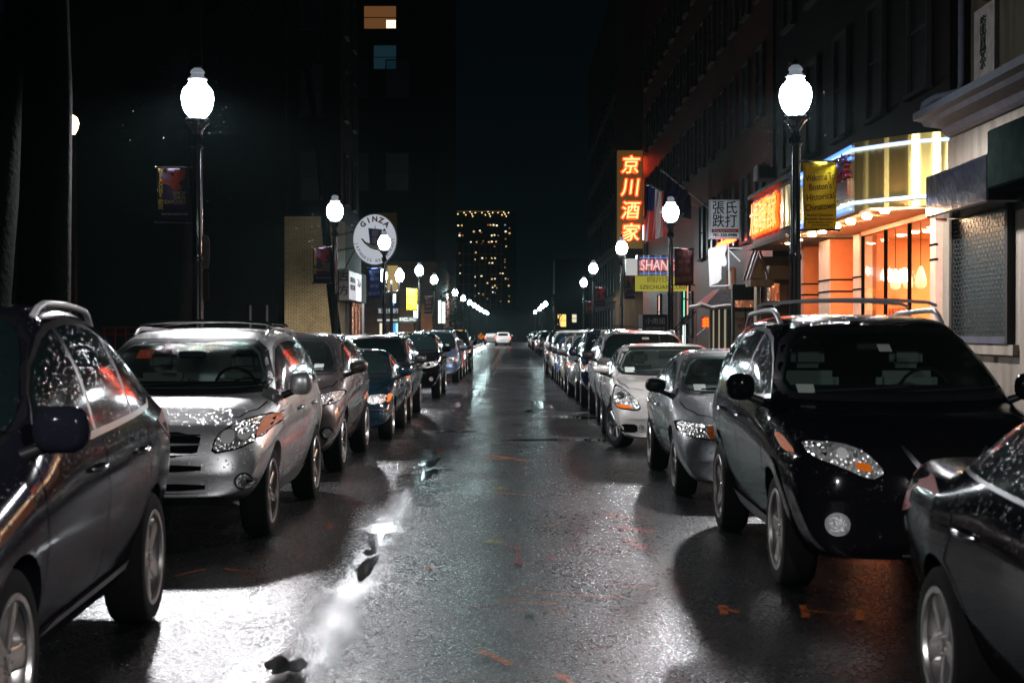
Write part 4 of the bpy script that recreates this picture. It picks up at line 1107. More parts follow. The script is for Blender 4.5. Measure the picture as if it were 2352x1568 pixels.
welcome_banner('dark purple welcome banner with a red picture on the nearest left lamp', -4.13, 19.2, .40, PZ(385,19.2), PZ(510,19.2), -1, B_p)
welcome_banner('purple and red welcome banner in front of the yellow brick wall', -4.49, 37.0, .44, PZ(567,37), PZ(650,37), -1, B_p, (.30,.03,.04))
welcome_banner('dark purple welcome banner beside the tall glowing sign', 3.85, 53.2, .38, PZ(625,53.2), PZ(686,53.2), 1, B_p, (.25,.07,.02))
welcome_banner('purple banner with a red picture on the fourth right lamp', 3.75, 70.5, .45, PZ(660,70.5), PZ(703,70.5), 1, B_pr, (.45,.03,.03))
welcome_banner('small dark red banner on the fifth right lamp', 4.25, 91, .5, PZ(692,91), PZ(720,91), 1, B_m, (.2,.02,.02))
def zh_banner(label, X, Y, w_, zt, zb, side, m, cm):
    t, c = banner(label, X, Y, w_, zt, zb, side, m); h = zt-zb
    for i, s in enumerate(('波士頓', '華埠', '商會', '歡迎您')): text('lettering', s, w_*.27, cm, t, (c, -.032, -h*(.14+.235*i)), fit=w_*[.82,.66,.66,.86][i], bold=.001, ext=.002, roll=.08)
zh_banner('maroon banner with four rows of pale characters on the right', 3.94, 37.4, .48, PZ(570,37.4), PZ(655,37.4), 1, B_m, cmat('pale_red_lettering', (.5,.3,.3)))
zh_banner('blue banner with white characters beside the round white sign', -4.41, 50.1, .46, PZ(615,50.1), PZ(685,50.1), -1, B_b, C_white)
t, c = banner('smaller yellow banner on the fourth left lamp', -4.70, 73, .52, PZ(662,73), PZ(713,73), -1, B_y)
for i, s in enumerate(('Welcome To', "Boston's", 'Historical', 'Chinatown')): text('lettering', s, .17, C_brown, t, (c, -.03, -.2-.2*i), fit=.45, bold=.002, ext=.002)
zh_banner('small maroon banner on the fifth left lamp', -4.66, 85.7, .45, PZ(680,85.7), PZ(720,85.7), -1, B_m, C_white)

# parking sign backs on the first left lamp, small signs elsewhere
M_signback = simple('weathered_sign_back', (.30,.27,.23), .45, metal=.4, noise=.4, nscale=12)
def plate_sign(name, label, px0, px1, py0, py1, Y, m, group=None, th=.004):
    x0, x1, z0, z1 = PX(px0,Y), PX(px1,Y), PZ(py1,Y), PZ(py0,Y)
    bm = bmesh.new(); prism(bm, chaikin([(x0,z0),(x1,z0),(x1,z1),(x0,z1)], 2), Y-th, Y+th)
    o = mesh_obj(name, bm, m); tag(o, label, 'sign', group); return o
plate_sign('parking_sign', 'upper blank back of a parking sign on the nearest left lamp', 463, 481, 540, 618, 19.22, M_signback, 'sign backs on the nearest left lamp')
plate_sign('parking_sign', 'lower darker sign back on the nearest left lamp', 462, 480, 622, 692, 19.22, simple('brown_sign_back', (.09,.05,.03), .5), 'sign backs on the nearest left lamp')
plate_sign('parking_sign', 'upper narrow orange lit sign edge on the nearest right lamp', 1812, 1820, 520, 590, 19.15, simple('peach_sign', (.5,.25,.18), .4), 'signs on the nearest right lamp')
plate_sign('parking_sign', 'lower narrow orange sign edge on the nearest right lamp', 1812, 1820, 600, 664, 19.15, simple('orange_sign', (.6,.16,.07), .4), 'signs on the nearest right lamp')
M_green = simple('street_sign_green', (.005,.035,.02), .4)
ss = plate_sign('street_name_sign', 'dark green street name sign at the crossing', 913, 960, 727, 741, 72.5, M_green); ss.data.transform(Matrix.Identity(4))
text('lettering', 'KNEELAND', .26, C_white, ss, (PX(937,72.5), 72.48, PZ(734,72.5)), fit=.8)

# ------------------------------------------------------------------ facades
def wall_axes(swz, name, c1, c2, mortar, sc=1.0, bw=.21, rh=.07, rough=.6):
    c1, c2, mortar = [tuple(v*ALB for v in q) for q in (c1, c2, mortar)]
    m, nt, b = newmat(name); b.inputs['Specular IOR Level'].default_value = .05
    br = node(nt, 'ShaderNodeTexBrick'); br.inputs['Scale'].default_value = 1
    br.inputs['Brick Width'].default_value = bw; br.inputs['Row Height'].default_value = rh; br.inputs['Mortar Size'].default_value = .008
    br.inputs['Color1'].default_value = c3(c1); br.inputs['Color2'].default_value = c3(c2); br.inputs['Mortar'].default_value = c3(mortar)
    br.inputs['Bias'].default_value = -.2
    co = mapping(nt, (1,1,1), 'Object', swz); nt.links.new(co, br.inputs['Vector'])
    nz = node(nt, 'ShaderNodeTexNoise'); setin(nz, Scale=.7, Detail=8.0, Roughness=.7); nt.links.new(mapping(nt), nz.inputs['Vector'])
    mx = node(nt, 'ShaderNodeMix'); mx.data_type = 'RGBA'; mx.blend_type = 'MULTIPLY'; mx.inputs[0].default_value = 1
    nt.links.new(br.outputs[0], mx.inputs[6]); nt.links.new(ramp(nt, nz.outputs[0], [(.3, g(.55)), (.65, g(1))]), mx.inputs[7])
    nt.links.new(mx.outputs[2], b.inputs['Base Color']); b.inputs['Roughness'].default_value = rough
    bp = node(nt, 'ShaderNodeBump'); bp.inputs['Strength'].default_value = .6; bp.inputs['Distance'].default_value = .01; bp.invert = True
    nt.links.new(br.outputs['Fac'], bp.inputs['Height']); nt.links.new(bp.outputs[0], b.inputs['Normal'])
    return m
def stained(name, col, streak=.5, rough=.65, swz_scale=(3,3,.35)):
    col = tuple(v*ALB for v in col)
    m, nt, b = newmat(name); b.inputs['Specular IOR Level'].default_value = .05
    n1 = node(nt, 'ShaderNodeTexNoise'); setin(n1, Scale=1.6, Detail=8.0, Roughness=.7); nt.links.new(mapping(nt, swz_scale), n1.inputs['Vector'])
    n2 = node(nt, 'ShaderNodeTexNoise'); setin(n2, Scale=30.0, Detail=4.0); nt.links.new(mapping(nt), n2.inputs['Vector'])
    mx = node(nt, 'ShaderNodeMix'); mx.data_type = 'RGBA'; mx.blend_type = 'MULTIPLY'; mx.inputs[0].default_value = 1
    nt.links.new(ramp(nt, n1.outputs[0], [(.32, c3([v*(1-streak) for v in col])), (.62, c3(col))]), mx.inputs[6])
    nt.links.new(ramp(nt, n2.outputs[0], [(.3, g(.8)), (.7, g(1))]), mx.inputs[7]); nt.links.new(mx.outputs[2], b.inputs['Base Color'])
    b.inputs['Roughness'].default_value = rough
    bp = node(nt, 'ShaderNodeBump'); bp.inputs['Strength'].default_value = .25; bp.inputs['Distance'].default_value = .01
    nt.links.new(n2.outputs[0], bp.inputs['Height']); nt.links.new(bp.outputs[0], b.inputs['Normal'])
    return m
M_wframe = simple('dark_window_frame', (.03,.03,.03), .5); M_dglass = simple('dark_window_glass', (.006,.008,.010), .08, spec=.8)
M_stonef = simple('stone_trim', (.035,.033,.03), .6, noise=.3)
_wm = {}
def wmesh(w_, h_, fw=.07, dp=.08, sill=True, mull=True):
    k = (round(w_,2), round(h_,2), fw, dp, sill, mull)
    if k in _wm: return _wm[k]
    bm = bmesh.new()
    box(bm, -w_/2-fw, -w_/2, -dp, .03, -h_/2, h_/2); box(bm, w_/2, w_/2+fw, -dp, .03, -h_/2, h_/2)
    box(bm, -w_/2-fw, w_/2+fw, -dp, .03, h_/2, h_/2+fw); box(bm, -w_/2-fw*(2 if sill else 1), w_/2+fw*(2 if sill else 1), -dp*(1.6 if sill else 1), .03, -h_/2-fw, -h_/2)
    if mull: box(bm, -w_/2, w_/2, -dp*.6, .02, -.025, .025)
    me = bpy.data.meshes.new('window'); bm.to_mesh(me); bm.free()
    bm = bmesh.new(); box(bm, -w_/2, w_/2, -.022, -.012, -h_/2, h_/2); mp = bpy.data.meshes.new('pane'); bm.to_mesh(mp); bm.free()
    _wm[k] = (me, mp); return _wm[k]
ROT = {'Y-': 0, 'X-': -pi/2, 'X+': pi/2}
def add_window(parent, face, loc, w_, h_, fm=M_wframe, pm=M_dglass, **k):
    a, b_ = wmesh(w_, h_, **k)
    o = bpy.data.objects.new('window', a); link(o); o.parent = parent; o.location = loc; o.rotation_euler = (0,0,ROT[face])
    if not a.materials: a.materials.append(fm)
    o.material_slots[0].link = 'OBJECT'; o.material_slots[0].material = fm
    p = bpy.data.objects.new('pane', b_); link(p); p.parent = o
    if not b_.materials: b_.materials.append(pm)
    p.material_slots[0].link = 'OBJECT'; p.material_slots[0].material = pm
    return o
def part_box(name, parent, x0, x1, y0, y1, z0, z1, m, bev=0):
    bm = bmesh.new(); box(bm, min(x0,x1), max(x0,x1), min(y0,y1), max(y0,y1), min(z0,z1), max(z0,z1))
    if bev: bevel(bm, bev)
    return mesh_obj(name, bm, m, parent)
def clear_glass(name):
    m, nt, b = newmat(name); nt.nodes.remove(b); out = nt.nodes['Material Output']
    tr = node(nt, 'ShaderNodeBsdfTransparent'); tr.inputs[0].default_value = (.93,.95,.94,1); gl = node(nt, 'ShaderNodeBsdfGlossy'); gl.inputs['Roughness'].default_value = .03
    lw = node(nt, 'ShaderNodeLayerWeight'); lw.inputs[0].default_value = .5; pw = node(nt, 'ShaderNodeMath', operation='POWER'); nt.links.new(lw.outputs['Facing'], pw.inputs[0]); pw.inputs[1].default_value = 5
    fr = node(nt, 'ShaderNodeMath', operation='MULTIPLY_ADD'); nt.links.new(pw.outputs[0], fr.inputs[0]); fr.inputs[1].default_value = .4; fr.inputs[2].default_value = .02; mx = node(nt, 'ShaderNodeMixShader')
    nt.links.new(fr.outputs[0], mx.inputs[0]); nt.links.new(tr.outputs[0], mx.inputs[1]); nt.links.new(gl.outputs[0], mx.inputs[2]); nt.links.new(mx.outputs[0], out.inputs[0])
    return m
M_clear = clear_glass('shop_window_glass')
XF = 6.2
# --- near right stone building
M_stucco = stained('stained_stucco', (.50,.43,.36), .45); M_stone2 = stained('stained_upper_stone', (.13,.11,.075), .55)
M_corn = simple('grey_blue_cornice', (.10,.105,.14), .45, noise=.3, nscale=8)
A = thing('corner_building', 'pale stained stucco building with heavy cornice and roll-down grille at the right edge', 'building', (0,0,0))
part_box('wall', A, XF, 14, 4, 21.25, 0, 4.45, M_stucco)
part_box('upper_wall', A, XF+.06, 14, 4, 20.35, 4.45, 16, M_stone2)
bm = bmesh.new()
prof = [(XF+.1,4.40),(XF-.06,4.40),(XF-.12,4.44),(XF-.16,4.52),(XF-.40,4.55),(XF-.44,4.61),(XF-.56,4.63),(XF-.56,4.73),(XF+.1,4.75)]
a = [bm.verts.new((x, 4, z)) for x, z in prof]; b_ = [bm.verts.new((x, 21.0, z)) for x, z in prof]
bm.faces.new(a); bm.faces.new(b_[::-1])
for i in range(len(prof)): bm.faces.new((a[i], b_[i], b_[(i+1)%len(prof)], a[(i+1)%len(prof)]))
bmesh.ops.recalc_face_normals(bm, faces=bm.faces); mesh_obj('cornice', bm, M_corn, A)
part_box('frieze_band', A, XF-.025, XF, 4, 21.25, 3.86, 3.90, M_shut)
part_box('plaque', A, XF-.005, XF+.05, 19.15, 20.0, 4.92, 5.95, simple('stone_plaque', (.34,.28,.26), .6, noise=.3))
text('lettering', '龍\n鳳\n茶', .27, C_black, A, (XF-.012, 19.6, 5.45), 'X-', line_=.85)
add_window(A, 'X-', (XF+.06, 18.95, 7.0), .75, 1.9, pm=M_dglass); add_window(A, 'X-', (XF+.06, 17.2, 7.0), .75, 1.9)
bm = bmesh.new(); tube(bm, [(XF-.04,20.42,14),(XF-.04,20.42,5.1),(XF-.08,20.4,4.95),(XF-.35,20.6,4.90),(XF-.45,20.8,4.84),(XF-.45,20.86,4.70)], .055, 8); mesh_obj('drain_pipe', bm, M_corn, A, smooth=1)
ga = thing('shop_grille', 'closed roll-down lattice grille over the dark shop front window', 'grille', (0,0,0))
part_box('dark_window', ga, XF-.02, XF-.012, 18.45, 20.7, 1.55, 3.2, M_dglass)
bm = bmesh.new()
for k in range(27): tube(bm, [(XF-.07, 18.45, 1.6+k*.06), (XF-.07, 20.7, 1.6+k*.06)], .006, 4)
for k in range(26):
    for j in range(15): y = 18.52+.148*j+(.074 if k % 2 else 0); tube(bm, [(XF-.075, y, 1.6+k*.06), (XF-.075, y, 1.66+k*.06)], .005, 3, cap=False)
mesh_obj('lattice', bm, simple('grille_steel', (.045,.055,.05), .6), ga)
for y in (18.40, 20.74): part_box('side_channel', ga, XF-.10, XF, y-.05, y+.05, 1.5, 3.22, M_wframe)
part_box('bottom_bar', ga, XF-.10, XF, 18.45, 20.68, 1.50, 1.59, M_corn)
part_box('sill', A, XF-.08, XF-.001, 18.2, 20.9, 1.36, 1.49, M_stucco)
aw = part_box('box_awning', None, XF-.50, XF, 17.9, 20.55, 3.22, 3.80, _simple0('blue_black_awning', (.0006,.0010,.003), .22, spec=.5, bump=.5, bscale=5), .02); tag(aw, 'glossy blue black box awning beside the gold canopy', 'awning')
aw = part_box('box_awning', None, XF-.56, XF, 10, 17.7, 3.35, 4.05, simple('green_black_awning', (.010,.016,.014), .8, spec=0, noise=.3), .02); tag(aw, 'dull dark green box awning at the right picture edge', 'awning')
aw = part_box('lit_sign', None, XF-.05, XF, 17.0, 17.45, 3.5+.62, 5.0-.6+.0, simple('blue_sign', (.02,.05,.22), .3)); 
bpy.data.objects.remove(aw)
bs = thing('blue_sign', 'narrow framed blue sign on the stucco wall at the right edge', 'sign', (0,0,0)); part_box('sign_frame', bs, XF-.05, XF, 17.35, 18.05, 3.92-.42, 4.62-.52, simple('maroon_frame', (.10,.02,.03), .5)); part_box('sign_panel', bs, XF-.058, XF-.05, 17.45, 17.95, 3.55, 4.05, emis('blue_sign_panel', (.03,.12,.5), .25, (.01,.03,.12)))
part_box('pier', A, XF-.06, XF, 20.95, 21.25, .12, 3.2, stained('cream_pier', (.55,.50,.42), .3))

# --- orange restaurant
M_or1 = _simple0('orange_panel', (.80,.22,.06), .45, noise=.12, nscale=3); M_or2 = _simple0('peach_stone_panel', (.62,.38,.28), .35, noise=.15, nscale=5)
M_gold = None
m, nt, b = newmat('brushed_gold'); b.inputs['Base Color'].default_value = (.70,.50,.16,1); b.inputs['Metallic'].default_value = .95; b.inputs['Roughness'].default_value = .3
wv = node(nt, 'ShaderNodeTexNoise'); setin(wv, Scale=4.0, Detail=1.2); nt.links.new(mapping(nt, (.7,.7,.01)), wv.inputs['Vector'])
bp = node(nt, 'ShaderNodeBump'); bp.inputs['Strength'].default_value = .9; bp.inputs['Distance'].default_value = .15; nt.links.new(wv.outputs[0], bp.inputs['Height']); nt.links.new(bp.outputs[0], b.inputs['Normal'])
M_gold = m
Rb = thing('restaurant_building', 'orange panelled restaurant with big lit windows under a gold canopy', 'building', (0,0,0))
M_bd = wall_axes('YZX', 'dark_brick', (.02,.009,.008), (.015,.008,.007), (.012,.011,.01))
part_box('upper_wall', Rb, XF+.05, 15, 21.3, 35.5, 4.3, 19, M_bd)
part_box('gap_wall', Rb, XF+.25, XF+.5, 21.27, 21.75, 0, 4.6, M_shut)
# room behind the glass
M_room = _simple0('restaurant_wall', (.90,.42,.17), .7, noise=.1, nscale=2); M_ceil = _simple0('restaurant_ceiling', (.75,.62,.48), .7)
part_box('room_end_wall', Rb, XF+.25, 11, 29.6, 29.8, 0, 3.6, M_room); part_box('room_near_wall', Rb, XF+.25, 11, 21.76, 21.8, 0, 3.6, M_room)
part_box('room_back_wall', Rb, 11, 11.1, 21.7, 29.8, 0, 3.6, M_room); part_box('room_ceiling', Rb, XF+.25, 11, 21.8, 29.6, 3.5, 3.6, M_ceil); part_box('room_floor', Rb, XF+.0, 11, 21.8, 29.6, .12, .2, M_or1)
part_box('low_wall', Rb, XF, XF+.15, 21.95, 26.55, 0, .55, M_or1); part_box('header', Rb, XF, XF+.15, 21.95, 26.55, 3.36, 4.3, M_or1)
part_box('pier', Rb, XF-.03, XF+.2, 21.72, 22.0, 0, 3.4, M_or2); part_box('pier', Rb, XF-.03, XF+.2, 26.5, 27.0, 0, 3.4, M_or2)
sw = part_box('window_frame', Rb, XF-.0, XF+.05, 21.96, 22.04, .5, 3.38, M_shut)
for y in (23.35, 24.85, 26.48): part_box('window_frame', Rb, XF-.0, XF+.05, y-.03, y+.03, .5, 3.38, M_shut)
for y0, y1 in ((22.04, 23.3), (23.4, 24.8), (24.9, 26.43)):
    part_box('shop_window', Rb, XF+.03, XF+.04, y0, y1, .55, 3.36, M_clear)
L_or = cmat('window_lettering', (.75,.12,.03))
text('lettering', '珍寶海鮮酒家', .24, L_or, Rb, (XF+.02, 24.05, 1.92), 'X-', bold=.002, fit=1.2); text('lettering', 'New Jumbo', .26, L_or, Rb, (XF+.02, 24.05, 1.60), 'X-', bold=.002, fit=1.2)
text('lettering', 'RESTAURANT', .14, L_or, Rb, (XF+.02, 24.05, 1.36), 'X-', fit=1.1)
for i, (y, z) in enumerate(((25.9, 1.55), (25.4, 1.5), (25.1, 1.5))):
    part_box('menu_sheet', Rb, XF+.045, XF+.05, y-.12, y+.12, z-.45, z+.35, [simple('menu_green', (.35,.5,.25), .6), simple('menu_dark', (.08,.08,.07), .6, noise=.8, nscale=20), simple('menu_dark2', (.12,.10,.07), .6, noise=.8, nscale=20)][i])
M_warm = emis('warm_bulb', (1,.62,.30), 26, (.8,.6,.4)); M_warm2 = emis('warm_ceiling_light', (1,.62,.34), 440, (.8,.7,.6))
for i, (x, y) in enumerate(((7.2,23.2),(7.4,25.0),(7.6,27.0),(8.6,24.0),(8.9,26.2),(9.2,28.2))):
    t = thing('ceiling_light', 'round ceiling light inside the orange restaurant', 'ceiling light', (x, y, 3.5), 0, 'ceiling lights inside the restaurant')
    bm = bmesh.new(); lathe(bm, [(.001,-.03),(.14,-.03),(.17,-.0)], 16); mesh_obj('diffuser', bm, M_warm2, t)
    bm = bmesh.new(); lathe(bm, [(.165,-.001),(.19,-.012),(.19,.0)], 16, cap=False); mesh_obj('trim_ring', bm, M_chrome, t)
for i, (px, py, Y) in enumerate(((2056, 640, 26.4), (2114, 636, 24.8), (2085, 640, 28.5), (2012, 645, 28.9))):
    p = P(px, py, Y); t = thing('pendant_lamp', 'glowing teardrop pendant behind the restaurant window', 'pendant lamp', (p.x, p.y, 3.5), 0, 'pendant lamps inside the restaurant')
    zz = p.z-3.5
    bm = bmesh.new(); tube(bm, [(0,0,0),(0,0,zz+.16)], .006, 5); mesh_obj('cord', bm, M_shut, t)
    bm = bmesh.new(); lathe(bm, [(.02,zz+.18),(.05,zz+.12),(.085,zz),(.10,zz-.10),(.085,zz-.17),(.03,zz-.20)], 16); mesh_obj('lamp_shade', bm, emis('pendant_glow', (1,.62,.28), 1.4, (.8,.7,.5)) if i == 0 else bpy.data.materials['pendant_glow'], t, smooth=1)
# outside columns left of the windows
part_box('column', Rb, PX(1905,28), 6.7, 28.0, 29.0, 0, 3.45, M_or2); 
o = part_box('column_face', Rb, PX(1905,28)+.02, 6.7, 27.995, 28.0, 0, 3.45, M_or1)
part_box('entrance_wall', Rb, 5.95, 6.9, 30.5, 31.4, 0, 3.45, M_or1); part_box('back_wall', Rb, 6.6, 6.75, 27.0, 31.4, 0, 3.45, M_or1)
for z in (2.62, 2.40):
    part_box('black_band', Rb, PX(1905,28)-.012, 6.6, 27.98, 29.01, z, z+.03, M_shut); part_box('black_band', Rb, 5.94, 6.6, 30.49, 31.41, z, z+.03, M_shut); part_box('black_band', Rb, XF-.04, XF+.0, 26.49, 27.01, z, z+.03, M_shut); part_box('black_band', Rb, XF-.04, XF, 21.71, 22.01, z+.3, z+.33, M_shut)
# canopy
cp = thing('gold_canopy', 'gold metal canopy with a rounded end and blue neon edges over the restaurant', 'canopy', (0,0,0))
arc = []
for k in range(13):
    t_ = k/12; arc.append((5.16+ (6.30-5.16)*t_ , 22.5-1.3*sin(t_*pi/2)**1.0*1.0))
plan = [(6.4,27.4),(5.16,27.4)] + [(x, y) for x, y in arc] + [(6.4,21.2)]
bm = bmesh.new(); prism(bm, plan, 3.47, 4.52, 'XY'); mesh_obj('canopy_body', bm, M_gold, cp)
part_box('soffit', cp, 5.22, 6.4, 21.75, 27.38, 3.435, 3.468, _simple0('soffit_panel', (.75,.40,.22), .5))
bm = bmesh.new(); prism(bm, [(5.9,21.45),(6.35,21.3),(6.35,21.75),(5.4,21.75)], 3.435, 3.468, 'XY'); mesh_obj('soffit_end', bm, bpy.data.materials['soffit_panel'], cp)
M_neonb = emis('blue_neon', (.05,.18,1.0), 2.5, (.3,.4,.6)); M_neonw = emis('white_blue_neon', (.30,.47,1.0), 2.6, (.3,.4,.6))
for z, ofs in ((4.40,.05),(3.60,.05)):
    bm = bmesh.new(); tube(bm, [(5.16-ofs, 27.3, z)]+[(x-ofs*(1-k/12), y-ofs*.9, z) for k, (x, y) in enumerate(arc)],   .026, 6); mesh_obj('neon_tube', bm, M_neonw, cp)
for z in (4.47, 4.30, 3.52):
    bm = bmesh.new(); tube(bm, [(5.16-.03, 27.3, z), (5.16-.03, 22.6, z)], .024, 6); mesh_obj('neon_tube', bm, M_neonb, cp)
M_redp = simple('red_sign_plastic', (.25,.01,.015), .25, coat=1)
part_box('red_panel', cp, 5.10, 5.16, 22.75, 26.2, 3.72, 4.0, M_redp)
text('lettering', '珍寶海鮮酒家', .42, simple('red_channel_letters', (.4,.015,.03), .3, coat=1), cp, (5.12, 24.4, 4.17), 'X-', ext=.04, bold=.012, fit=3.3)
text('lettering', '美人對味(訂)\n617-472-6628', .085, simple('dark_small_lettering', (.05,.06,.25), .5), cp, (5.96, 21.62, 3.92), 'Y-', ext=.002, fit=.32)
for i, y in enumerate((21.7,22.8,23.9,25.0,26.1,27.0,28.2,29.3)):
    t = thing('downlight', 'round downlight in the canopy ceiling above the pavement', 'light', (5.42, y, 3.434), 0, 'downlights under the canopy')
    bm = bmesh.new(); lathe(bm, [(.001,-.05),(.055,-.045),(.075,-.012)], 14); mesh_obj('bulb', bm, M_warm2, t, smooth=1)
    bm = bmesh.new(); lathe(bm, [(.074,-.013),(.10,-.012),(.10,0)], 14, cap=False); mesh_obj('trim_ring', bm, M_chrome, t)
# second canopy with glowing orange letters
c2 = thing('sign_canopy', 'cream canopy with glowing orange letters left of the yellow banner', 'canopy', (0,0,0))
M_cream = stained('cream_board', (.5,.45,.36), .4)
part_box('canopy_body', c2, 5.12, 6.4, 27.42, 31.8, 3.47, 4.48, M_cream)
part_box('canopy_trim', c2, 5.02, 6.4, 27.42, 31.9, 4.48, 4.56, M_cream); part_box('canopy_trim', c2, 5.02, 6.4, 27.42, 31.9, 3.40, 3.47, M_cream)
bm = bmesh.new()
for k in range(9): box(bm, 5.07, 5.11, 27.45+k*.10, 27.50+k*.10, 3.62, 4.38)
mesh_obj('gold_slats', bm, M_gold, c2)
M_on = emis('orange_neon', (1.0,.03,.002), 9, (.5,.1,.0)); M_on2 = emis('orange_neon_core', (1.0,.28,.05), 2.4, (.5,.2,.0))
text('lettering', '大福海鮮酒家', .72, M_on, c2, (5.08, 30.1, 3.96), 'X-', ext=.02, bold=.035, fit=3.1); text('lettering_core', '大福海鮮酒家', .72, M_on2, c2, (5.03, 30.1, 3.96), 'X-', ext=.01, bold=.0, fit=3.1)
for px, py, Y, s in ((1757, 398, 33, .5), (1812, 180+190, 30, .01)):
    if s > .1:
        p = P(px, py, Y); ac = thing('air_conditioner', 'window air conditioner on the dark brick wall above the orange letters', 'air conditioner', tuple(p))
        part_box('case', ac, -.22, .22, -.3, .3, -.17, .17, simple('ac_case', (.3,.3,.3), .5), .02); part_box('front_grille', ac, -.18, .18, -.31, -.30, -.13, .13, M_wframe)
for k in range(5):
    for z in (6.3, 9.5, 12.7): add_window(Rb, 'X-', (XF+.05, 22.8+k*2.7, z), 1.0, 1.9, fm=M_stonef)
# --- pediment porch and neighbours
M_beige = stained('beige_board', (.42,.34,.24), .35); M_tile = simple('grey_slate_tiles', (.05,.05,.05), .3, bump=.8, bscale=25)
gs = thing('gable_sign', 'small steep gabled sign with purple and yellow painting over the pavement', 'sign', (0,0,0))
Yg = 33.0; gx0, gx1, gz0, gz1 = PX(1716,Yg), PX(1766,Yg), PZ(640,Yg), PZ(566,Yg); gxm = PX(1741,Yg)
bm = bmesh.new(); prism(bm, [(gx0+.05,gz0),(gx1-.05,gz0),(gxm,gz1-.12)], Yg, Yg+.55); mesh_obj('gable_panel', bm, simple('purple_yellow_painting', (.30,.26,.38), .4, noise=.6, nscale=3), gs)
bm = bmesh.new(); prism(bm, [(gxm-.10,gz0+.02),(gxm+.10,gz0+.02),(gxm+.02,gz1-.3)], Yg-.012, Yg-.002); mesh_obj('painted_figure', bm, simple('ochre_painting', (.4,.32,.06), .4), gs)
for a_, b2_ in (((gx0,Yg-.04,gz0-.03),(gxm,Yg-.04,gz1)), ((gxm,Yg-.04,gz1),(gx1,Yg-.04,gz0-.03)), ((gx0,Yg+.5,gz0-.03),(gxm,Yg+.5,gz1))):
    bm = bmesh.new(); tube(bm, [a_, b2_], .03, 4); mesh_obj('bargeboard', bm, M_beige, gs)
part_box('base_board', gs, PX(1722,Yg), PX(1776,Yg), Yg-.1, Yg+.6, PZ(657,Yg), PZ(642,Yg), M_beige)
part_box('base_box', gs, PX(1766,Yg)+.01, XF+.1, Yg, Yg+.6, PZ(641,Yg), PZ(610,Yg), M_beige)
pr = thing('porch_wall', 'beige shop wall with a pillar left of the first right lamp', 'wall', (0,0,0))
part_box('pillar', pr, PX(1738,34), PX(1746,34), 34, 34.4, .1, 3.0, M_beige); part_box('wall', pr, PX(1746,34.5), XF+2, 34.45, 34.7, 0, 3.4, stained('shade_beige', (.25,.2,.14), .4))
M_copper = simple('crumpled_copper', (.75,.38,.25), .2, metal=1, bump=1.0, bscale=7)
cb_ = thing('copper_box', 'wall box with crinkled copper foil end next to the first right lamp', 'box', (0,0,0))
part_box('box_body', cb_, PX(1785,33.5), XF, 33.2, 34.2, PZ(695,33.5), PZ(655,33.5), simple('brown_box', (.25,.15,.10), .5)); part_box('foil', cb_, PX(1762,33.5), PX(1785,33.5)-.002, 33.2, 34.1, PZ(692,33.5), PZ(652,33.5), M_copper)
bw_ = thing('shop_window_wall', 'shuttered window with red lettering between beige pillars', 'shop front', (0,0,0)); Yw = 36.0
part_box('wall', bw_, PX(1682,Yw), PX(1740,Yw)+.3, Yw, Yw+.2, 0, 2.8, stained('shop_front_wall', (.12,.13,.11), .3))
part_box('roller_blind', bw_, PX(1688,Yw), PX(1733,Yw), Yw-.02, Yw, .6, PZ(716,Yw), simple('pale_blind', (.42,.40,.34), .5)); part_box('mullion', bw_, PX(1711,Yw)-.01, PX(1711,Yw)+.01, Yw-.05, Yw-.02, .6, 2.3, M_shut)
text('lettering', 'THE BEST', .145, C_red, bw_, (PX(1712,Yw), Yw-.03, PZ(735,Yw)), bold=.003, fit=.50); text('lettering', 'RESTAURANT', .145, C_red, bw_, (PX(1716,Yw), Yw-.03, PZ(749,Yw)), bold=.003, fit=.46)
part_box('copper_valance', bw_, PX(1685,Yw), PX(1737,Yw), Yw-.25, Yw-.02, PZ(706,Yw), PZ(690,Yw), M_copper)
pg = thing('pagoda_porch', 'porch with grey tiled sloping roof, curved white eave and beige pillars', 'porch', (0,0,0)); Yp = 38.0
x0, x1 = PX(1606,Yp), PX(1690,Yp); zt, ze = PZ(664,Yp), PZ(703,Yp)
bm = bmesh.new(); V = [bm.verts.new(p) for p in ((x0,Yp-1.2,ze),(x1+.35,Yp-1.2,ze),(x1+.35,Yp+1.6,ze),(x0,Yp+1.6,ze),(PX(1650,Yp),Yp-.3,zt),(x1+.35,Yp-.3,zt),(x1+.35,Yp+.9,zt),(PX(1650,Yp),Yp+.9,zt))]
for q in ((0,1,5,4),(1,2,6,5),(2,3,7,6),(3,0,4,7),(4,5,6,7),(3,2,1,0)): bm.faces.new([V[i] for i in q])
bmesh.ops.recalc_face_normals(bm, faces=bm.faces); mesh_obj('roof', bm, wall_axes('XZY', 'porch_roof_tiles', (.06,.06,.06), (.045,.045,.05), (.012,.012,.012), bw=.18, rh=.10, rough=.28), pg)
bm = bmesh.new(); ev = [(x0-.12, ze+.02), (x0+.15, ze-.07), (x0+.5, ze-.02), (x1, ze-.03), (x1+.35, ze-.03)]
for a_, b2_ in zip(ev, ev[1:]): tube(bm, [(a_[0], Yp-1.25, a_[1]), (b2_[0], Yp-1.25, b2_[1])], .06, 6)
tube(bm, [(x0-.05,Yp-1.25,ze),(x0-.05,Yp+1.6,ze)], .05, 6); mesh_obj('eave', bm, simple('white_eave', (.5,.48,.45), .4), pg)
Yq = Yp-1.0
for a_, b2_ in ((1631,1637),(1644,1650),(1657,1663),(1672,1692)): part_box('pillar', pg, PX(a_,Yq), PX(b2_,Yq), Yq, Yq+.3, .1, ze-.08, M_beige)
part_box('lit_doorway', pg, PX(1637,Yq), PX(1672,Yq), Yq+.35, Yq+.4, .2, ze-.1, emis('doorway_glow', (.8,.75,.55), .35, (.4,.35,.25)))
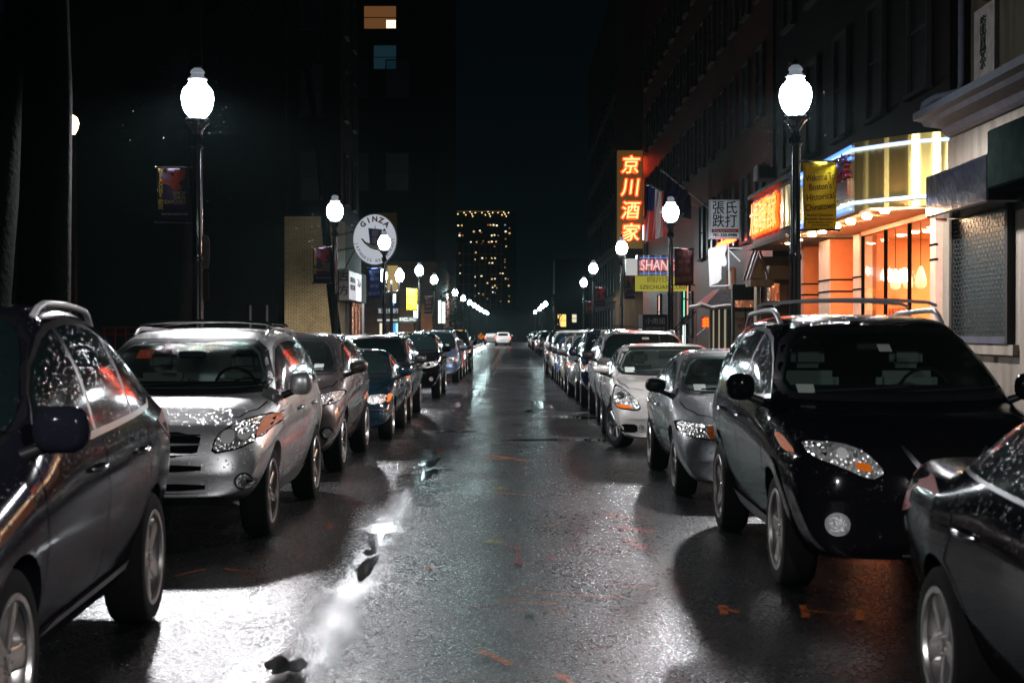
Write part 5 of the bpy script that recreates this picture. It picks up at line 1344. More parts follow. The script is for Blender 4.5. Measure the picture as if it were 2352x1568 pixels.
ns = part_box('neon_sign', None, PX(1613,39), PX(1630,39), 39.0, 39.06, PZ(752,39), PZ(728,39), M_shut); tag(ns, 'small square glowing orange neon sign left of the porch pillars', 'sign')
for k in range(3):
    bm = bmesh.new(); zc = PZ(733+7*k,39); pts = [(PX(1614+j*2,39), 38.97, zc+.035*((j*7+k*3) % 3-1)) for j in range(9)]; tube(bm, pts, .026, 6); mesh_obj('neon_tube', bm, M_on, ns)
ts = thing('torn_sign', 'blank white sign panel with a torn lower corner on a metal frame', 'sign', (0,0,0)); Yt = 39.5
def TP(px, py): return (PX(px,Yt), PZ(py,Yt))
sheetp = [TP(1629,572),TP(1670,560),TP(1668,575),TP(1664,585),TP(1669,600),TP(1668,608),TP(1664,612),TP(1657,611),TP(1656,630),TP(1657,640),TP(1648,650),TP(1632,655)]
bm = bmesh.new(); prism(bm, sheetp, Yt-.012, Yt); mesh_obj('torn_sheet', bm, stained('dirty_white_sheet', (.72,.72,.72), .25), ts)
bm = bmesh.new()
for a_, b2_ in (((1628,573),(1672,559)),((1673,559),(1675,655)),((1628,573),(1631,657)),((1631,657),(1677,655)),((1675,575),(1700,600)),((1675,570),(1705,570))):
    A_, B_ = TP(*a_), TP(*b2_); tube(bm, [(A_[0],Yt+.03,A_[1]),(B_[0],Yt+.03,B_[1])], .022, 4)
mesh_obj('frame', bm, simple('galvanised_frame', (.35,.36,.37), .4, metal=.5), ts)
rn_ = thing('neon_strip', 'slanted red neon strip half hidden above the torn white sign', 'neon light', (0,0,0))
for k in range(3):
    bm = bmesh.new(); A_, B_ = P(1642+k*3, 572-k*5, 40.3), P(1690+k*2, 549-k*4, 40.3); tube(bm, [A_, B_], .035, 6); mesh_obj('neon_tube', bm, emis('red_neon', (1,.03,.005), 34, (.3,0,0)) if k == 0 else bpy.data.materials['red_neon'], rn_)
zs_ = thing('hanging_sign', 'square white sign with four black characters and a telephone number', 'sign', (0,0,0)); Ys = 40.0
x0, x1, z0, z1 = PX(1629,Ys), PX(1699,Ys), PZ(549,Ys), PZ(459,Ys)
part_box('sign_box', zs_, x0, x1, Ys, Ys+.18, z0, z1, simple('sign_box_metal', (.35,.37,.4), .35, metal=.5)); part_box('sign_face', zs_, x0+.05, x1-.03, Ys-.008, Ys, z0+.04, z1-.04, emis('pale_sign_face', (.8,.85,1), .035, (.42,.43,.45)))
cx_ = (x0+x1)/2
text('lettering', '張氏', .38, C_black, zs_, (cx_, Ys-.014, z1-.24), fit=.66, bold=.003); text('lettering', '跌打', .38, C_black, zs_, (cx_, Ys-.014, z1-.60), fit=.66, bold=.003)
part_box('red_strip', zs_, x0+.06, x1-.04, Ys-.014, Ys-.009, z0+.17, z0+.27, C_red); text('lettering', 'Zhang Asian Associates', .07, C_white, zs_, (cx_, Ys-.02, z0+.22), fit=.62); text('lettering', '781-350-8988', .11, C_black, zs_, (cx_, Ys-.014, z0+.10), bold=.004, fit=.66)
bm = bmesh.new(); tube(bm, [(x1,Ys+.1,z1-.2),(XF+.1,Ys+.1,z1-.2)], .02, 6); mesh_obj('bracket', bm, M_post, zs_)
# --- red brick row
Re = thing('brick_building', 'dark red brick building with tall windows behind the hanging signs', 'building', (0,0,0))
M_rb = wall_axes('YZX', 'red_brick', (.13,.028,.018), (.09,.02,.014), (.05,.035,.03), rough=.45)
part_box('wall', Re, XF, 15, 35.6, 71.5, 0, 17, M_rb)
for k in range(15):
    for z in (4.9, 7.9, 10.9, 13.9):
        if z < 6 and 14 > k > 5: continue
        add_window(Re, 'X-', (XF, 37.2+k*2.3, z), .95, 1.7, fm=M_stonef)
add_window(Re, 'X-', (XF, 42.3, 2.4), .9, 2.0, fm=simple('orange_brown_frame', (.22,.09,.04), .5), pm=emis('dim_lit_pane', (.9,.8,.4), .12, (.05,.05,.03)))
M_t1 = emis('shop_window_white', (.9,1,.95), 1.1, (.3,.3,.3)); M_t2 = emis('shop_window_green', (.25,1,.6), 1.2, (.1,.3,.2)); M_t3 = emis('shop_window_pink', (1,.45,.35), .9, (.3,.1,.1)); M_t4 = emis('shop_window_violet', (.75,.65,1), 1.2, (.2,.2,.3))
for (y0, y1, z0, z1, mm) in ((57.9,58.7,1.9,3.4,M_t2),(57.0,57.5,1.7,3.2,M_t4),(54.5,55.0,1.6,3.4,M_t1),(53.3,54.2,2.2,3.5,M_t2),(52.2,53.1,2.2,3.4,M_t3),(53.0,54.6,.5,1.9,M_t1),(51.4,51.9,1.5,3.0,M_t1),(62.5,63.6,1.8,3.2,M_t3)):
    w_ = add_window(Re, 'X-', (XF, (y0+y1)/2, (z0+z1)/2), y1-y0, z1-z0, pm=mm, fw=.06)
sh = thing('restaurant_sign', 'silver sign board with outlined red letters over a yellow lit awning', 'sign', (0,0,0)); Yh = 53.0
x0, x1 = PX(1463,Yh), PX(1598,Yh)
m, nt, b = newmat('ribbed_silver'); b.inputs['Base Color'].default_value = (.6,.6,.62,1); b.inputs['Metallic'].default_value = .9; b.inputs['Roughness'].default_value = .28
wv = node(nt, 'ShaderNodeTexWave'); wv.inputs['Scale'].default_value = .75; nt.links.new(mapping(nt), wv.inputs['Vector']); bp = node(nt, 'ShaderNodeBump'); bp.inputs['Distance'].default_value = .08; nt.links.new(wv.outputs[0], bp.inputs['Height']); nt.links.new(bp.outputs[0], b.inputs['Normal'])
part_box('sign_board', sh, x0, x1, Yh, Yh+.6, PZ(632,Yh), PZ(586,Yh), m)
part_box('lit_end_box', sh, PX(1438,Yh), x0-.01, Yh, Yh+.5, PZ(632,Yh), PZ(594,Yh), emis('lit_white_plastic', (.9,.92,.9), .45, (.5,.5,.5)))
part_box('awning_front', sh, PX(1460,Yh), PX(1600,Yh), Yh-.06, Yh+.6, PZ(668,Yh), PZ(634,Yh), emis('yellow_lit_awning', (.85,.80,.10), .28, (.5,.45,.05)))
text('lettering', 'SHANGHAI', .52, emis('red_letter_outline', (1,.05,.05), .8, (.4,0,0)), sh, (PX(1532,Yh), Yh-.005, PZ(610,Yh)), ext=.002, bold=.022, fit=1.95, shear=.1); text('lettering_core', 'SHANGHAI', .52, emis('white_letter_core', (.9,.85,.85), .8, (.6,.6,.6)), sh, (PX(1532,Yh), Yh-.035, PZ(610,Yh)), fit=1.93, shear=.1)
text('lettering', '四川菜', .24, C_gold, sh, (PX(1515,Yh), Yh-.07, PZ(643,Yh)), fit=.9); text('lettering', 'SZECHUAN CUISINE', .20, C_black, sh, (PX(1530,Yh), Yh-.07, PZ(660,Yh)), fit=1.9)
for z in (PZ(592,Yh), PZ(628,Yh)): part_box('blue_line', sh, x0+.1, x1-.1, Yh-.012, Yh-.002, z-.012, z+.012, emis('blue_line', (.1,.3,1), 1.0))
ds = part_box('awning_sign', None, PX(1476,48), PX(1533,48), 48.0, 49.6, PZ(765,48), PZ(722,48), simple('black_awning', (.008,.008,.01), .5)); tag(ds, 'black awning with faint pale characters at pavement level', 'awning')
text('lettering', '小南國', .22, simple('faint_lettering', (.3,.3,.28), .6), ds, (PX(1505,48), 47.98, PZ(738,48)), fit=.62); text('lettering', '617-338-0218', .10, bpy.data.materials['faint_lettering'], ds, (PX(1505,48), 47.98, PZ(754,48)), fit=.6)
# railings of the steps
rl = thing('stair_railing', 'thin black sloping stair railing beside the porch', 'railing', (0,0,0))
bm = bmesh.new()
for a_, b2_ in (((1540,765),(1598,705)),((1540,775),(1598,715)),((1600,770),(1640,735))): A_, B_ = P(*a_, 44), P(*b2_, 44); tube(bm, [A_, B_], .018, 5)
for px in range(1545, 1600, 9): A_ = P(px, 765-(px-1540)*1.03, 44); tube(bm, [A_, (A_.x, A_.y, .1)], .012, 4)
mesh_obj('rail', bm, M_post, rl)
# --- tall glowing sign
gsn = thing('tall_sign', 'tall upright mustard sign with four glowing orange characters', 'sign', (0,0,0)); Yk = 74.0
x0, x1, z0, z1 = PX(1418,Yk), PX(1476,Yk), PZ(570,Yk), PZ(346,Yk)
part_box('sign_panel', gsn, x0, x1, Yk, Yk+.35, z0, z1, emis('mustard_panel_glow', (1,.45,.10), .06, (.25,.16,.04)))  # panel's faint glow stands in for neon light falling on it
M_sg = emis('sign_glow_orange', (1,.008,.0006), 26, (.5,.1,0)); M_sw = emis('sign_glow_core', (1,.60,.20), 2.0, (.8,.5,.3))
for ch, py in zip('京川酒家', (382, 433, 486, 537)):
    text('lettering', ch, .93, M_sg, gsn, (PX(1447,Yk), Yk-.006, PZ(py,Yk)), ext=.003, bold=.034, shear=.12); text('lettering_core', ch, .93, M_sw, gsn, (PX(1447,Yk), Yk-.03, PZ(py,Yk)), ext=.01, bold=.005, shear=.12)
bm = bmesh.new()
for z in (z0+.6, z1-.6): tube(bm, [(x1-.1,Yk+.2,z),(XF+.6,Yk+.2,z)], .05, 6)
mesh_obj('bracket', bm, M_post, gsn)
wl = part_box('light_box', None, PX(1477,71), PX(1494,71), 71.0, 71.3, PZ(551,71), PZ(517,71), emis('white_light_box', (.9,.93,1), 2.2, (.7,.7,.7))); tag(wl, 'bright white light box just right of the tall glowing sign', 'sign')
Rd = thing('stone_building', 'tan stone building with rows of dark windows behind the tall glowing sign', 'building', (0,0,0))
M_tan = stained('tan_stone', (.13,.085,.05), .35)
part_box('wall', Rd, XF+.2, 20, 93, 128, 0, 24, M_tan)
for k in range(11):
    for z in (2.0, 5.2, 8.4, 11.6, 14.8, 18): add_window(Rd, 'X-', (XF+.2, 95+k*3.1, z), 1.5, 2.2, fm=M_stonef)
for z in (3.7, 6.9, 10.1, 13.3, 16.5): part_box('string_course', Rd, XF+.08, XF+.2, 93, 128, z-.12, z+.12, M_tan)
for k, x in enumerate((7.4, 9.4)):
    for z in (5.2, 8.4, 11.6): add_window(Rd, 'Y-', (x, 93, z), 1.1, 2.0, fm=M_stonef)
# --- flags
def flag(label, p0, p1, Y, drop, sw_, cols):
    A_, B_ = P(*p0, Y), P(*p1, Y); t = thing('flag', label, 'flag', tuple(A_))
    bm = bmesh.new(); d = B_-A_; tube(bm, [(0,0,0), tuple(d), tuple(Vector((XF-A_.x, 0, d.z*(XF-A_.x)/d.x)))], .02, 6); bmesh.ops.create_uvsphere(bm, u_segments=8, v_segments=6, radius=.05); mesh_obj('pole', bm, simple('pole_metal', (.4,.4,.4), .4, metal=.8) if 'pole_metal' not in bpy.data.materials else bpy.data.materials['pole_metal'], t, smooth=1)
    bm = bmesh.new(); n, k = 26, 14
    V = []
    for j in range(k+1):
        row = []
        for i in range(n+1):
            u, v_ = i/n, j/k
            base = d*(.08+.75*u)
            row.append(bm.verts.new((base.x + .05*sin(u*18+v_*2) - sw_*v_*.4*(1-.5*u), .09*sin(u*22+v_*3), base.z - drop*v_*(1-.25*u) - .02)))
        V.append(row)
    for j in range(k):
        for i in range(n):
            f = bm.faces.new((V[j][i], V[j+1][i], V[j+1][i+1], V[j][i+1])); f.smooth = True
            f.material_index = cols[1](i/n, j/k)
    mesh_obj('flag_cloth', bm, cols[0], t)
    return t
F_r = bmat('flag_red', (.8,.05,.03)); F_w = bmat('flag_white', (.85,.8,.78)); F_b = bmat('flag_blue', (.03,.04,.16))
flag('striped red and white flag hanging behind the second right lamp', (1486,424), (1543,449), 50, 1.9, .5, ([F_r, F_w, F_b], lambda u, v_: 2 if (u < .34 and v_ < .42) else int(u*9) % 2))
flag('dark blue flag hanging limp above the striped flag', (1520,392), (1602,459), 46, 1.0, .3, ([bmat('flag_dark', (.015,.02,.05))], lambda u, v_: 0))
# --- far right: dark building with two yellow windows
Rf = thing('dark_house', 'dark house with two yellow lit windows beyond the crossing', 'building', (0,0,0))
part_box('wall', Rf, 4.1+.0, 16, 150, 158, 0, 9, simple('dark_house_wall', (.02,.02,.02), .7))
M_yw = emis('yellow_lit_window', (1,.62,.18), 1.5, (.3,.2,.1))
for px0, px1, py0, py1, mm in ((1281,1300,722,750,M_yw),(1314,1324,722,740,emis('pale_lit_window', (1,.85,.6), .9))):
    add_window(Rf, 'Y-', ((PX(px0,150)+PX(px1,150))/2, 150, (PZ(py0,150)+PZ(py1,150))/2), PX(px1,150)-PX(px0,150), PZ(py0,150)-PZ(py1,150), pm=mm)

# ------------------------------------------------------------------ left side
M_yb = wall_axes('XZY', 'yellow_brick', (1.25,.92,.45), (1.0,.72,.33), (.2,.16,.10)); M_yb2 = wall_axes('YZX', 'yellow_brick_side', (1.25,.92,.45), (1.0,.72,.33), (.2,.16,.10))
Yb = thing('yellow_brick_building', 'low yellow brick building behind the left cars', 'building', (0,0,0))
part_box('front_wall', Yb, -8.86, -7.0, 57, 57.3, 0, 6.1, M_yb); part_box('side_wall', Yb, -8.86, -6.9, 57.31, 60.3, 0, 6.1, M_yb2)
part_box('corner_post', Yb, -7.0, -6.88, 56.98, 57.3, 0, 3.0, simple('dark_jamb', (.03,.03,.03), .6))
part_box('side_wall', Yb, -8.86, -7.0, 60.31, 67.5, 0, 6.1, simple('mauve_stucco', (.16,.12,.12), .6, noise=.2))
part_box('shop_front', Yb, -7.0, -6.85, 60.4, 67.4, .12, 3.0, simple('shopfront_grey', (.2,.19,.18), .3, noise=.4))
for k in range(3):
    bm = bmesh.new(); tube(bm, [(-6.75, 61.6+k*1.3, .1), (-6.75, 61.6+k*1.3, 3.0)], .13, 12); mesh_obj('copper_column', bm, M_copper, Yb, smooth=1)
sb = thing('box_sign', 'white box sign with dark brush characters projecting from the yellow brick building', 'sign', (0,0,0)); Y1 = 57.6
part_box('sign_box', sb, PX(779,Y1), PX(800,Y1), Y1, 64.4, PZ(689,Y1), PZ(617,Y1), simple('sign_cream', (.42,.38,.33), .5))
xs = PX(800,Y1)
part_box('lit_panel', sb, xs+.004, xs+.02, 57.8, 60.2, PZ(688,Y1)+.02, PZ(620,Y1)-.02, emis('lit_sign_panel', (.95,.93,1), .5, (.55,.5,.5))); part_box('lit_panel', sb, xs+.004, xs+.02, 60.3, 62.3, PZ(688,Y1)+.02, PZ(620,Y1)-.02, emis('lit_sign_panel_white', (.95,.97,1), 1.3, (.6,.6,.6))); part_box('side_panel', sb, xs+.004, xs+.02, 62.4, 64.3, PZ(688,Y1)+.02, PZ(620,Y1)-.02, simple('sign_side_panel', (.35,.34,.34), .5))
text('lettering', '古\n方', .42, C_black, sb, ((PX(779,Y1)+PX(800,Y1))/2, Y1-.01, PZ(652,Y1)), bold=.004, line_=1.3); text('lettering', 'CALA', .5, C_red, sb, (xs+.03, 61.3, PZ(650,Y1)+.1), 'X+', bold=.01, fit=1.5); text('lettering', 'ORIENTAL\nMEDICINE', .3, C_black, sb, (xs+.03, 59.0, PZ(650,Y1)), 'X+', fit=1.9)
part_box('lower_panel', Yb, -7.6, -6.86, 56.93, 56.97, PZ(732,57), PZ(690,57)+0, simple('lower_white_panel', (.5,.48,.42), .5)) if False else None
# round sign
rs = thing('round_sign', 'large oval white sign with a boat picture behind the third left lamp', 'sign', (0,0,0)); Yr = 55.0
rcx, rcz = PX(861,Yr), PZ(550,Yr); ra, rb_ = 51/F*Yr, 59/F*Yr
bm = bmesh.new(); prism(bm, circle(rcx, rcz, ra, 48, rb_), Yr, Yr+.25); mesh_obj('sign_disc', bm, simple('sign_rim', (.4,.4,.4), .4), rs)
bm = bmesh.new(); prism(bm, circle(rcx, rcz, ra*.965, 48, rb_*.97), Yr-.012, Yr-.002); mesh_obj('sign_face', bm, emis('sign_face_white', (.85,.9,1), .36, (.5,.5,.52)), rs)
def RP(px, py): return (PX(px,Yr), PZ(py,Yr))
M_boatblue = cmat('boat_blue', (.04,.10,.22))
bm = bmesh.new(); prism(bm, [RP(846,524),RP(878,527),RP(877,563),RP(850,562)], Yr-.02, Yr-.013); mesh_obj('sail_picture', bm, M_boatblue, rs)
bm = bmesh.new(); prism(bm, [RP(861,519),RP(862.5,519),RP(862.5,526),RP(861,526)], Yr-.022, Yr-.013); prism(bm, [RP(829,548),RP(833,548),RP(840,556),RP(858,562),RP(885,566),RP(888,574),RP(872,576),RP(852,571),RP(838,560)], Yr-.02, Yr-.0135); mesh_obj('hull_picture', bm, C_black, rs)
bm = bmesh.new(); prism(bm, [RP(838,558),RP(858,564),RP(883,568),RP(884,572),RP(872,574),RP(853,569),RP(842,562)], Yr-.024, Yr-.0205); mesh_obj('hull_fill', bm, cmat('hull_tan', (.5,.45,.38)), rs)
text('lettering', '銀\n座', .26, cmat('pinkish_lettering', (.6,.35,.35)), rs, (PX(862,Yr), Yr-.026, PZ(545,Yr)), bold=.003)
for k, ch in enumerate('GINZA'):
    a = radians(132 - k*21); text('lettering', ch, .27, C_red, rs, (rcx+ra*.78*cos(a), Yr-.02, rcz+rb_*.78*sin(a)), bold=.012, roll=a-pi/2)
for k, ch in enumerate('JAPANESE RESTAURANT'):
    a = radians(192 + k*9.3)
    if ch != ' ': text('lettering', ch, .16, C_blue, rs, (rcx+ra*.84*cos(a), Yr-.02, rcz+rb_*.84*sin(a)), bold=.001, roll=a+pi/2)
bm = bmesh.new()
for z in (.3, -.3): tube(bm, [(rcx-ra*.95, Yr+.12, rcz+z), (-6.9, Yr+2.4, rcz+z)], .035, 6)
tube(bm, [(rcx-ra*.9, Yr+.12, rcz-.35), (-6.9, Yr+2.4, rcz-1.6)], .02, 6); mesh_obj('bracket', bm, M_post, rs)
# tall dark building behind it, wall beyond the trees
Dk = thing('dark_building', 'tall dark building rising behind the yellow brick one', 'building', (0,0,0))
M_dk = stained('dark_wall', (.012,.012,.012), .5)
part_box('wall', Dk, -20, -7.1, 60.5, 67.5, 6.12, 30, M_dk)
for k in range(5):
    for z in (8.0, 11.5, 15, 18.5): add_window(Dk, 'Y-', (-8.3-k*1.6, 60.5, z), .8, 2.0, fm=M_stonef)
for k in range(2):
    for z in (8.0, 11.5, 15, 18.5): add_window(Dk, 'X+', (-7.1, 62.2+k*3, z), .9, 2.0, fm=M_stonef)
Lw = thing('brick_wall', 'dark brick wall across the back of the left lot', 'wall', (0,0,0)); part_box('wall', Lw, -40, -8.9, 57.5, 58, 0, 14, wall_axes('XZY', 'very_dark_brick', (.014,.013,.010), (.010,.009,.008), (.006,.006,.006)))  # brick and mortar in very dark tones
for px in (565, 604): bm = bmesh.new(); X = PX(px, 56.5); tube(bm, [(X,57.4,0.1),(X,57.4,PZ(700,57))], .05, 6); mesh_obj('pipe', bm, simple('pale_pipe', (.3,.3,.28), .5), Lw)
fr = thing('lot_fence', 'low red lit railing of the lot behind the silver SUV', 'fence', (0,0,0))
bm = bmesh.new()
for py in (752, 768): tube(bm, [P(235,py,30), P(440,py,30)], .02, 5)
for k in range(9): q = P(240+k*24, 752, 30); tube(bm, [q, (q.x, q.y, .1)], .018, 5)
mesh_obj('rails', bm, simple('red_lit_rail', (.10,.015,.01), .9, spec=0), fr)  # red light on the railing is put into its base colour
# bank building beyond the crossing
Bk = thing('bank_building', 'tall dark building beyond the crossing with lit bank entrance and orange lit brick piers', 'building', (0,0,0)); Yk2 = 96.0
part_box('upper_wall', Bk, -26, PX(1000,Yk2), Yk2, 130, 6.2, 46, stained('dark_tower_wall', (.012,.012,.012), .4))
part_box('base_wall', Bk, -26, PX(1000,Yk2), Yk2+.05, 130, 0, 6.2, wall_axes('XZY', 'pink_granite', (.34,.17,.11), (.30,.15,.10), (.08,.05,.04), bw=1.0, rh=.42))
for (px0, px1, py0, py1, mm, nm_) in ((837,910,16,68, emis('warm_flat_window', (1,.42,.14), .12), 'w'), (859,910,106,160, emis('dim_blue_window', (.10,.35,.5), .05), 'b')):
    add_window(Bk, 'Y-', ((PX(px0,Yk2)+PX(px1,Yk2))/2, Yk2, (PZ(py0,Yk2)+PZ(py1,Yk2))/2), PX(px1,Yk2)-PX(px0,Yk2), PZ(py0,Yk2)-PZ(py1,Yk2), pm=mm, mull=True)
o = part_box('lit_ceiling', Bk, PX(888,Yk2), PX(909,Yk2), Yk2-.03, Yk2-.024, PZ(66,Yk2), PZ(48,Yk2), emis('bright_flat_lamp', (1,.75,.45), 2.5))
for k in range(6):
    for z in (12, 18, 30, 36): add_window(Bk, 'Y-', (-7.6-k*2.6, Yk2, z), 1.4, 2.4, fm=M_stonef)
part_box('yellow_sign', Bk, PX(868,Yk2), PX(912,Yk2), Yk2-.12, Yk2-.005, PZ(562,Yk2), PZ(489,Yk2), simple('mustard_board', (.38,.22,.03), .5))
part_box('tan_panel', Bk, PX(890,Yk2), PX(914,Yk2), Yk2-.06, Yk2+.05, PZ(670,Yk2), PZ(610,Yk2), emis('tan_lit_panel', (.9,.6,.22), .35, (.4,.3,.12)))
part_box('fascia', Bk, PX(868,Yk2), PX(915,Yk2), Yk2-.35, Yk2+.04, PZ(769,Yk2)+.9, PZ(742,Yk2)+.25, emis('white_lit_fascia', (.85,.95,.95), .55, (.4,.4,.4)))
part_box('sign_board', Bk, PX(868,Yk2), PX(918,Yk2), Yk2-.38, Yk2-.355, PZ(722,Yk2), PZ(708,Yk2), simple('dark_sign_board', (.03,.035,.04), .5))
text('lettering', '東波士頓銀行', .36, emis('pale_glow_lettering', (.9,.95,1), .7), Bk, (PX(893,Yk2), Yk2-.40, PZ(715,Yk2)), fit=1.3)
for px0, px1, mm in ((872,884,emis('doorway_warm', (1,.9,.65), .9)),(902,909,emis('doorway_blue', (.1,.4,.9), .9)),(909,914,emis('doorway_teal', (.5,1,.95), 1.2))):
    part_box('lit_door', Bk, PX(px0,Yk2), PX(px1,Yk2), Yk2-.02, Yk2+.045, .2, PZ(742,Yk2), mm)
for px0, px1, py0, py1 in ((958,966,738,768),(998,1006,735,768)):
    pass
M_tube = emis('greenish_tube_light', (.75,1,.9), 3.2)
for px, pa, pb in ((1010,690,742),(1019,694,742),(953,700,735),(960,700,735),(906,675,695)):
    Yt_ = 93.5; q = P(px, pa, Yt_); q2 = P(px, pb, Yt_)
    t = thing('tube_light', 'upright greenish tube light on the far brick piers', 'light', tuple(q2), 0, 'tube lights on the far brick piers')
    bm = bmesh.new(); tube(bm, [(0,0,0),(0,0,q.z-q2.z)], .085, 8); mesh_obj('tube', bm, M_tube, t, smooth=1)
    part_box('holder', t, -.05, .05, .09, .3, .1, q.z-q2.z-.1, M_post)
Pr = thing('brick_pier', 'orange lit brick pier right of the bank doorway', 'pillar', (0,0,0)); part_box('pier', Pr, PX(966,94), PX(992,94), 94, 95, 0, 3.4, wall_axes('XZY', 'orange_lit_block', (.55,.22,.10), (.48,.19,.09), (.15,.07,.03), bw=.8, rh=.32))  # orange light on this pier is painted into the brick colours
Pr2 = thing('brick_pier', 'darker brick pier left of the smaller yellow banner', 'pillar', (0,0,0)); part_box('pier', Pr2, PX(918,94), PX(950,94), 94, 95, 0, 4.6, bpy.data.materials['pink_granite'])
bls = plate_sign('blue_sign', 'blue lit sign on the bank corner above the yellow banner', 896, 906, 718-30, 702-0, 94, emis('blue_lit_sign', (.05,.25,1), 1.2))

# ------------------------------------------------------------------ far end
Tw = thing('tower_block', 'distant tower block with scattered lit windows at the end of the street', 'building', (0,0,0)); Yf = 600.0
x0, x1, z1 = PX(1050,Yf), PX(1186,Yf), PZ(486,Yf)
part_box('wall', Tw, x0, x1, Yf, Yf+25, 0, z1, simple('tower_wall', (.03,.028,.026), .8))
M_wlit = [emis('tower_window_warm', (1,.60,.22), 1.1), emis('tower_window_white', (1,.85,.6), 1.8), emis('tower_window_dim', (.8,.4,.15), .35), emis('tower_window_blue', (.3,.5,1), .8)]
rnd = random.Random(3)
wins = [(1053,518,1),(1060,518,0),(1113,517,2),(1118,517,0),(1124,517,1),(1130,518,1),(1147,517,3),(1084,532,0),(1096,530,1),(1100,534,2),(1056,541,1),(1062,541,2),(1120,541,1),(1127,540,1),(1133,541,2),(1148,532,1),(1078,556,1),(1090,556,0),(1104,554,2),(1114,556,0),(1121,555,1),(1129,555,0),(1148,549,2),(1126,566,2),(1149,566,0),(1089,580,0),(1056,582,2),(1102,593,1),(1108,593,2),(1120,593,0),(1127,593,1),(1116,604,0),(1122,604,1),(1147,602,2),(1147,614,2),(1056,628,1),(1121,630,2),(1138,628,0),(1143,628,1),(1086,636,1),(1100,634,1),(1121,641,0),(1127,640,1),(1148,640,0),(1153,641,2),(1112,650,0),(1122,660,1),(1130,661,0),(1128,672,3),(1122,671,1),(1095,675,1),(1104,676,0),(1086,680,2),(1112,686,2)]
for k in range(14): wins.append((rnd.choice((1056,1072,1086,1100,1113,1121,1128,1139,1148,1156)), rnd.choice(range(512, 700, 12)), rnd.choice((2,2,0))))
for px, py, mi in wins:
    px = 1052+(px-1052)*1.13
    bm = bmesh.new(); a_, b2_ = rnd.uniform(2.0, 3.2), rnd.uniform(2.2, 3.4)
    X, Z = PX(px+rnd.uniform(-1,1),Yf), PZ(py,Yf); box(bm, X-a_/F*Yf*.5*1.3, X+a_/F*Yf*.5*1.3, Yf-.25, Yf-.05, Z-b2_/F*Yf*.5, Z+b2_/F*Yf*.5); mesh_obj('lit_window', bm, M_wlit[mi], Tw)
bm = bmesh.new()
for k in range(9): X = PX(1052+k*12.5,Yf); box(bm, X-.18, X+.18, Yf-.5, Yf-.05, 6, PZ(560,Yf))
for k in range(9): Z = PZ(745-k*23,Yf); box(bm, x0, PX(1152,Yf), Yf-.45, Yf-.04, Z-.2, Z+.2)
mesh_obj('facade_grid', bm, emis('dim_orange_grid', (.5,.16,.06), .008, (.1,.05,.03)), Tw)
M_dot = emis('roof_light_gold', (1,.75,.35), 2.2)
for px, py in ((1052,492),(1066,489),(1070,494),(1080,487),(1084,492),(1086,497),(1092,489),(1107,489),(1115,494),(1121,487),(1124,492),(1126,497),(1132,489),(1144,489),(1153,494),(1157,488),(1160,492),(1163,497),(1168,489)):
    bm = bmesh.new(); bmesh.ops.create_uvsphere(bm, u_segments=8, v_segments=6, radius=.24, matrix=Matrix.Translation((PX(px,Yf), Yf-.6, PZ(py,Yf)))); mesh_obj('roof_light', bm, M_dot, Tw)
part_box('roof_edge', Tw, x0, PX(1160,Yf), Yf-.7, Yf-.02, PZ(487,Yf), PZ(485,Yf), emis('roof_edge_glow', (1,.5,.15), .08))
br = part_box('barrier_wall', None, PX(1130,262), PX(1187,262), 262, 262.4, 0, PZ(759,262), simple('red_barrier', (.55,.05,.02), .5)); tag(br, 'low red barrier closing the far end of the street', 'barrier')
ew = part_box('end_wall', None, -10, 12, 275, 276, 0, 6, simple('end_wall_brick', (.10,.03,.02), .7)); tag(ew, 'dark reddish wall behind the far barrier', 'wall')
def diamond(label, px, py, Y, s):
    q = P(px, py, Y); t = thing('road_sign', label, 'road sign', (q.x, q.y, q.z))
    bm = bmesh.new(); prism(bm, [(0,-s),(s,0),(0,s),(-s,0)], -.01, .01); mesh_obj('sign_plate', bm, emis('orange_road_sign', (1,.30,.02), .35, (.8,.25,.02)) if 'orange_road_sign' not in bpy.data.materials else bpy.data.materials['orange_road_sign'], t)
    bm = bmesh.new(); tube(bm, [(-s*.3,-.02,-s*.5),(-s*.3,-.02,-s*.1),(s*.25,-.02,s*.15),(s*.25,-.02,s*.5)], s*.09, 4); prism(bm, [(s*.02,s*.35),(s*.5,s*.35),(s*.26,s*.7)], -.03, -.015); mesh_obj('arrow', bm, C_black, t)
    bm = bmesh.new(); tube(bm, [(0,.03,-s),(0,.03,-q.z+.02)], .03, 6); tube(bm, [(-.4,.03,-q.z+.05),(.4,.03,-q.z+.05)], .03, 5); mesh_obj('stand', bm, M_post, t)
diamond('orange diamond road works sign with a black arrow at the far left kerb', 1105, 772, 110, .26)
ob = part_box('road_works_sign', None, PX(1049,100), PX(1063,100), 100, 100.05, PZ(782,100), PZ(757,100), bpy.data.materials['orange_road_sign']); tag(ob, 'orange road works board standing behind the last left cars', 'road sign')

